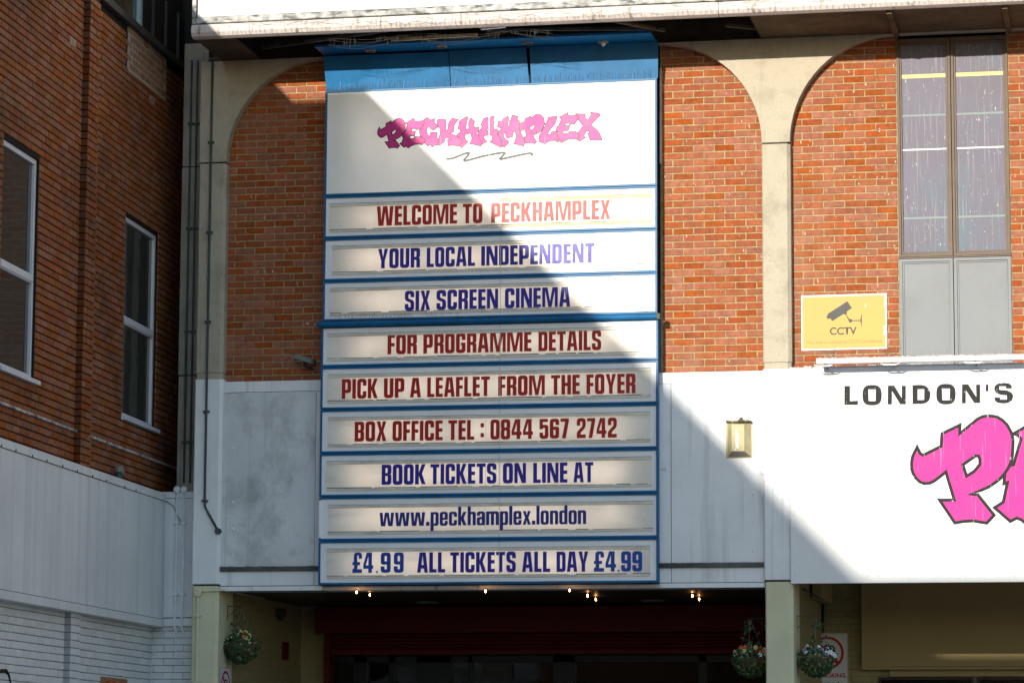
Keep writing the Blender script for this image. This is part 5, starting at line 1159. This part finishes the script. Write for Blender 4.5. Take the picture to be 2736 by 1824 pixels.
for a, b in ((xg0, xg1), (xg2, XE)):
    frame(a, b, .6, zg, .03, YR-.03, .04, 'doorfr', 'glazing_frame', ra); MB().box(a+.02, b-.02, YR-.005, YR+.001, .62, zg-.02).build('pane', 'dglass', ra)
# boxed duct at the top left of the recess
xq0, xq1 = XQ1-.02, at(2198, 1600, YR-1.2).x; zq = at(2180, 1613, YR-.02).z
MB().box(xq0, xq1, YR-1.3, YR-.01, zq, zn0+.75).build('boxed_duct', 'creamw', ra, bevel=.006)
MB().tube([at(2142, 1570, 1.3), at(2196, 1600, 2.2), at(2199, 1594, 2.3)], .008, 6).build('duct_pipe', 'metald', ra)

# no smoking signs
def smoke_sign(label, fn, wd, ht, yoff):
    """fn(a, b, lift) -> world point; a right, b up, in metres from the top left corner"""
    t = thing('no_smoking_sign', label, 'sign')
    MB().sheet([rr(0, -ht, wd, 0, .012)], lambda a, b: fn(a, b, .004)).build('plate', 'paper', t)
    MB().sheet([rr(.006, -ht+.006, wd-.006, -.006, .010), rr(.010, -ht+.010, wd-.010, -.010, .008)], lambda a, b: fn(a, b, .005)).build('border', 'redink', t)
    cx, cy, R = wd*.50, -wd*.48, wd*.40
    MB().sheet([arc(cx, cy, R, 0, 345, 40), arc(cx, cy, R*.84, 0, 345, 40)], lambda a, b: fn(a, b, .005)).build('red_ring', 'redink', t)
    d = R*.65; e = R*.08
    MB().sheet([[(cx-d-e, cy+d-e), (cx-d+e, cy+d+e), (cx+d+e, cy-d+e), (cx+d-e, cy-d-e)]], lambda a, b: fn(a, b, .0062)).build('red_slash', 'redink', t)
    mb = MB(); ribbon(mb, arc(cx-.02*wd, cy+.10*wd, .07*wd, 200, 20, 12)+arc(cx+.10*wd, cy+.10*wd, .065*wd, 170, -60, 12)+[(cx+.20*wd, cy-.1*wd)], .008*wd/.43, lambda a, b: fn(a, b, .0056), closed=False)
    for k_ in range(3): mb.sheet([[(cx+.12*wd+k_*.045*wd, cy-.18*wd), (cx+.145*wd+k_*.045*wd, cy-.18*wd), (cx+.145*wd+k_*.045*wd, cy-.12*wd), (cx+.12*wd+k_*.045*wd, cy-.12*wd)]], lambda a, b: fn(a, b, .0056))
    mb.sheet([[(cx-.25*wd, cy-.18*wd), (cx+.10*wd, cy-.18*wd), (cx+.10*wd, cy-.12*wd), (cx-.25*wd, cy-.12*wd)]], lambda a, b: fn(a, b, .0056))
    mb.build('cigarette', 'ink', t)
    def tx(s, y, size, m, b, x0=.5):
        cu = bpy.data.curves.new('lettering', 'FONT'); cu.body = s; cu.offset = b; o = bpy.data.objects.new('lettering', cu); C.objects.link(o)
        me = bpy.data.meshes.new_from_object(o.evaluated_get(bpy.context.evaluated_depsgraph_get())); bpy.data.objects.remove(o)
        xs = [v.co.x for v in me.vertices]; k = size/(max(xs)-min(xs))
        for v in me.vertices: v.co = fn(wd*x0-size/2+(v.co.x-min(xs))*k, y+v.co.y*k, .0056)
        me.materials.clear(); me.materials.append(M[m]); o = bpy.data.objects.new('lettering', me); C.objects.link(o); o.parent = t
    tx('NO SMOKING.', -wd*1.07, wd*.92, 'redink', .03); tx('It is against the', -wd*1.26, wd*.74, 'ink', .02); tx('law to smoke in', -wd*1.40, wd*.74, 'ink', .02); tx('these premises.', -wd*1.54, wd*.74, 'ink', .02)
A0 = at(2155, 1690, YR-.02); A1 = at(2265, 1690, YR-.02)
smoke_sign('large no smoking sign on the cream blockwork behind the right hanging basket', lambda a, b, l: (A0.x+a, YR-.002-l, A0.z+b), A1.x-A0.x, .72, 0)
ys_ = .28; zs_ = at(595, 1783, .4).z
smoke_sign('no smoking sign on the inner side of the left pillar foot, seen edge on', lambda a, b, l: (XP1-.004+l, .10+a, zs_+b), .43, .72, 0)

# ---------------------------------------------------------------- hanging baskets
def leaf_shape(mb, c, r, nrm, rot):
    nrm = nrm.normalized(); t = nrm.cross(Vector((0, 0, 1)));
    if t.length < .1: t = Vector((1, 0, 0))
    t.normalize(); b_ = nrm.cross(t); ca, sa = math.cos(rot), math.sin(rot); t, b_ = t*ca+b_*sa, b_*ca-t*sa
    pts = [(0, -1), (.35, -.55), (.95, -.45), (.62, .1), (.75, .6), (.28, .5), (0, 1.1), (-.28, .5), (-.75, .6), (-.62, .1), (-.95, -.45), (-.35, -.55)]
    k = len(mb.v); mb.v.append(tuple(c+nrm*r*.15)); mb.v += [tuple(c+t*x*r+b_*y*r) for x, y in pts]
    mb.f += [(k, k+1+i, k+1+(i+1) % 12) for i in range(12)]
def basket(label, cx, cy, cz_, R, seed, kinds, gz, groupn='hanging baskets'):
    r = random.Random(seed); t = thing('hanging_basket', label, 'hanging basket', group=groupn)
    c = Vector((cx, cy, cz_)); mb = MB(); n = 22
    for j in range(8):
        a = math.radians(90*j/7); rr_ = R*math.cos(a); zz_ = -R*.95*math.sin(a)
        mb.v += [(cx+rr_*math.cos(2*math.pi*i/n), cy+rr_*math.sin(2*math.pi*i/n), cz_+zz_) for i in range(n)]
    for j in range(7): mb.f += [(j*n+i, j*n+(i+1) % n, (j+1)*n+(i+1) % n, (j+1)*n+i) for i in range(n)]
    mb.build('bowl', 'coir', t, smooth=True)
    wires = MB()
    for i in range(10):
        th = 2*math.pi*i/10; wires.tube([(cx+(R+.004)*math.cos(a)*math.cos(th), cy+(R+.004)*math.cos(a)*math.sin(th), cz_-(R+.004)*.95*math.sin(a)) for a in [math.radians(x) for x in range(0, 91, 15)]], .002, 4)
    wires.build('wire_frame', 'steel', t)
    top = Vector((cx, cy, gz))
    for i in range(3):
        th = 2*math.pi*i/3+.5; MB().tube([top, (cx+R*math.cos(th), cy+R*math.sin(th), cz_)], .003, 5).build('chain', 'steel', t)
    for m, cnt in (('leaf', 330), ('leaf2', 80)):
        mb = MB()
        for i in range(cnt):
            th = r.uniform(0, 2*math.pi); a = r.uniform(-.9, 1.45) if m == 'leaf' else r.uniform(-.4, 1.1)
            rad = R*(1.0+r.uniform(0, .14)); d = Vector((math.cos(a)*math.cos(th), math.cos(a)*math.sin(th), -math.sin(a)))
            if a < 0: q2 = r.random()**.5; d = Vector((math.cos(th)*q2, math.sin(th)*q2, .05+.55*(1-q2*q2)+.12*r.random()))
            leaf_shape(mb, c+d*rad, r.uniform(.013, .026), (d+Vector((r.uniform(-.4, .4), -.5, r.uniform(-.2, .7)))), r.uniform(0, 6.28))
        for i in range(34 if m == 'leaf' else 16):   # climbing up the chains
            k_ = r.random()**1.3; th = 2*math.pi*r.randrange(3)/3+.5; p = Vector((cx+R*math.cos(th), cy+R*math.sin(th), cz_)).lerp(top, k_)+Vector((r.uniform(-.05, .05), r.uniform(-.04, .04), r.uniform(-.02, .02)))
            leaf_shape(mb, p, r.uniform(.013, .023), Vector((r.uniform(-.6, .6), -1, r.uniform(-.3, .6))), r.uniform(0, 6.28))
        stuff(mb.build('ivy_leaves', m, t))
    for i in range(22):
        th = 2*math.pi*(i/22)+r.uniform(-.25, .25); rad = R*r.uniform(.2, 1.08); p = Vector((cx+rad*math.cos(th), cy+rad*math.sin(th), cz_+.01+.11*(1-(rad/R/1.1)**2)+r.uniform(-.02, .03)))
        m = r.choice(kinds); mb = MB(); nn = Vector((math.cos(th)*.5, -1, .35)).normalized(); tt = nn.cross(Vector((0, 0, 1))).normalized(); bb = nn.cross(tt)
        for q_ in range(5):
            a = 2*math.pi*q_/5; cc_ = p+(tt*math.cos(a)+bb*math.sin(a))*.013+nn*.001*q_; k = len(mb.v); mb.v.append(tuple(cc_+nn*.004)); mb.v += [tuple(cc_+(tt*math.cos(x)+bb*math.sin(x))*.0135) for x in [2*math.pi*j/8 for j in range(8)]]; mb.f += [(k, k+1+j, k+1+(j+1) % 8) for j in range(8)]
        f = mb.build('flower', m, t); MB().tube([p, p+nn*.01], [.006, .002], 6).build('flower_eye', 'black' if m != 'petalo' else 'petaly', f)
    mb = MB()
    for i in range(48):
        th = r.uniform(0, 2*math.pi); rad = R*r.uniform(.4, 1.08); p = Vector((cx+rad*math.cos(th), cy+rad*math.sin(th), cz_+r.uniform(.0, .08)))
        mb.tube([p, p+Vector((0, -.006, .002))], [.0075, .004], 6)
    stuff(mb.build('daisies', 'petalw', t))
def bracket(label, x0, y, z, L, s):
    t = thing('basket_bracket', label, 'bracket', group='hanging basket brackets')
    MB().tube([(x0, y, z-.16), (x0, y, z+.03)], .006, 6).build('back_bar', 'metald', t)
    MB().tube([(x0, y, z), (x0+s*L, y, z), (x0+s*(L+.015), y, z-.012), (x0+s*(L+.006), y, z-.03), (x0+s*(L-.008), y, z-.022)], .0045, 6).build('arm', 'metald', t)
    MB().tube([(x0, y, z-.12), (x0+s*L*.8, y, z-.004)], .0035, 6).build('brace', 'metald', t)
yb1 = .35
def yx(px, py, Y): return at(px, py, Y)
c1 = at(643, 1722, yb1); t1 = at(645, 1622, yb1); xs_ = XP1-.004
bracket('thin black bracket on the inner side of the left pillar', xs_, yb1, t1.z+.015, t1.x-xs_, 1)
basket('hanging basket of orange and yellow flowers inside the left pillar', c1.x, yb1, c1.z, .185, 3, ['petalo', 'petaly', 'petaly', 'petalw'], t1.z)
yb2 = .35
c2 = at(2005, 1757, yb2); t2 = at(2008, 1655, yb2)
bracket('thin black bracket on the foyer side of the slim pillar', XQ0+.008, yb2, t2.z+.015, XQ0-t2.x, -1)
basket('hanging basket of orange and yellow flowers partly hidden by the slim pillar', c2.x, yb2, c2.z, .185, 5, ['petalo', 'petaly', 'petaly', 'petalw'], t2.z)
c3 = at(2182, 1757, yb2); t3 = at(2179, 1650, yb2)
bracket('thin black bracket on the right side of the slim pillar', XQ1-.006, yb2, t3.z+.015, t3.x-XQ1, 1)
basket('hanging basket of white and violet pansies in front of the no smoking sign', c3.x, yb2, c3.z, .178, 8, ['petalw', 'petalv', 'petalw'], t3.z)

# ---------------------------------------------------------------- bird net remnants
nr_ = thing('bird_net', 'torn black bird netting and spikes hanging along the canopy edge', 'net')
mb = MB(); r = random.Random(11)
x = XF0+.2; 
while x < XE:
    x += r.uniform(.045, .065); h = r.uniform(.025, .07); mb.tube([(x, YF-.052, ZS+.01), (x+r.uniform(-.015, .015), YF-.056, ZS+h)], .0016, 3, cap=False)
for k_ in range(46):
    x0 = r.uniform(XF0+.3, 1.0); L = r.uniform(.2, .8); z0 = ZS+r.uniform(.03, .15); pts = [(x0+L*i/6, YF-.055, z0+r.uniform(-.03, .03)) for i in range(7)]; mb.tube(pts, .0010, 3, cap=False)
for k_ in range(120):
    x0 = r.uniform(XF0+.5, .8); z0 = ZS+r.uniform(.05, .17); mb.tube([(x0, YF-.056, z0), (x0+r.uniform(-.02, .02), YF-.056, z0-r.uniform(.04, .10))], .0010, 3, cap=False)
stuff(mb.build('net_on_gutter', 'net', nr_))
mb = MB()
xa, xb = at(880, 100, -.9).x, at(1480, 100, -.9).x
for k_ in range(4):
    pts = []; ph = r.uniform(0, 3)
    for i in range(26):
        f = i/25; pts.append((xa+(xb-xa)*f, -1.0+.03*k_, ZS-.005-.12*math.sin(math.pi*((f*2.2+ph*.1) % 1))*(.4+.2*k_)-r.uniform(0, .01)))
    mb.tube(pts, .0014, 3, cap=False)
for i in range(55):
    x = r.uniform(xa, xb); z = ZS-r.uniform(0, .04); mb.tube([(x, -.97, z), (x+r.uniform(-.02, .02), -.97, z-r.uniform(.02, .10))], .0012, 3, cap=False)
stuff(mb.build('sagging_net', 'net', nr_))
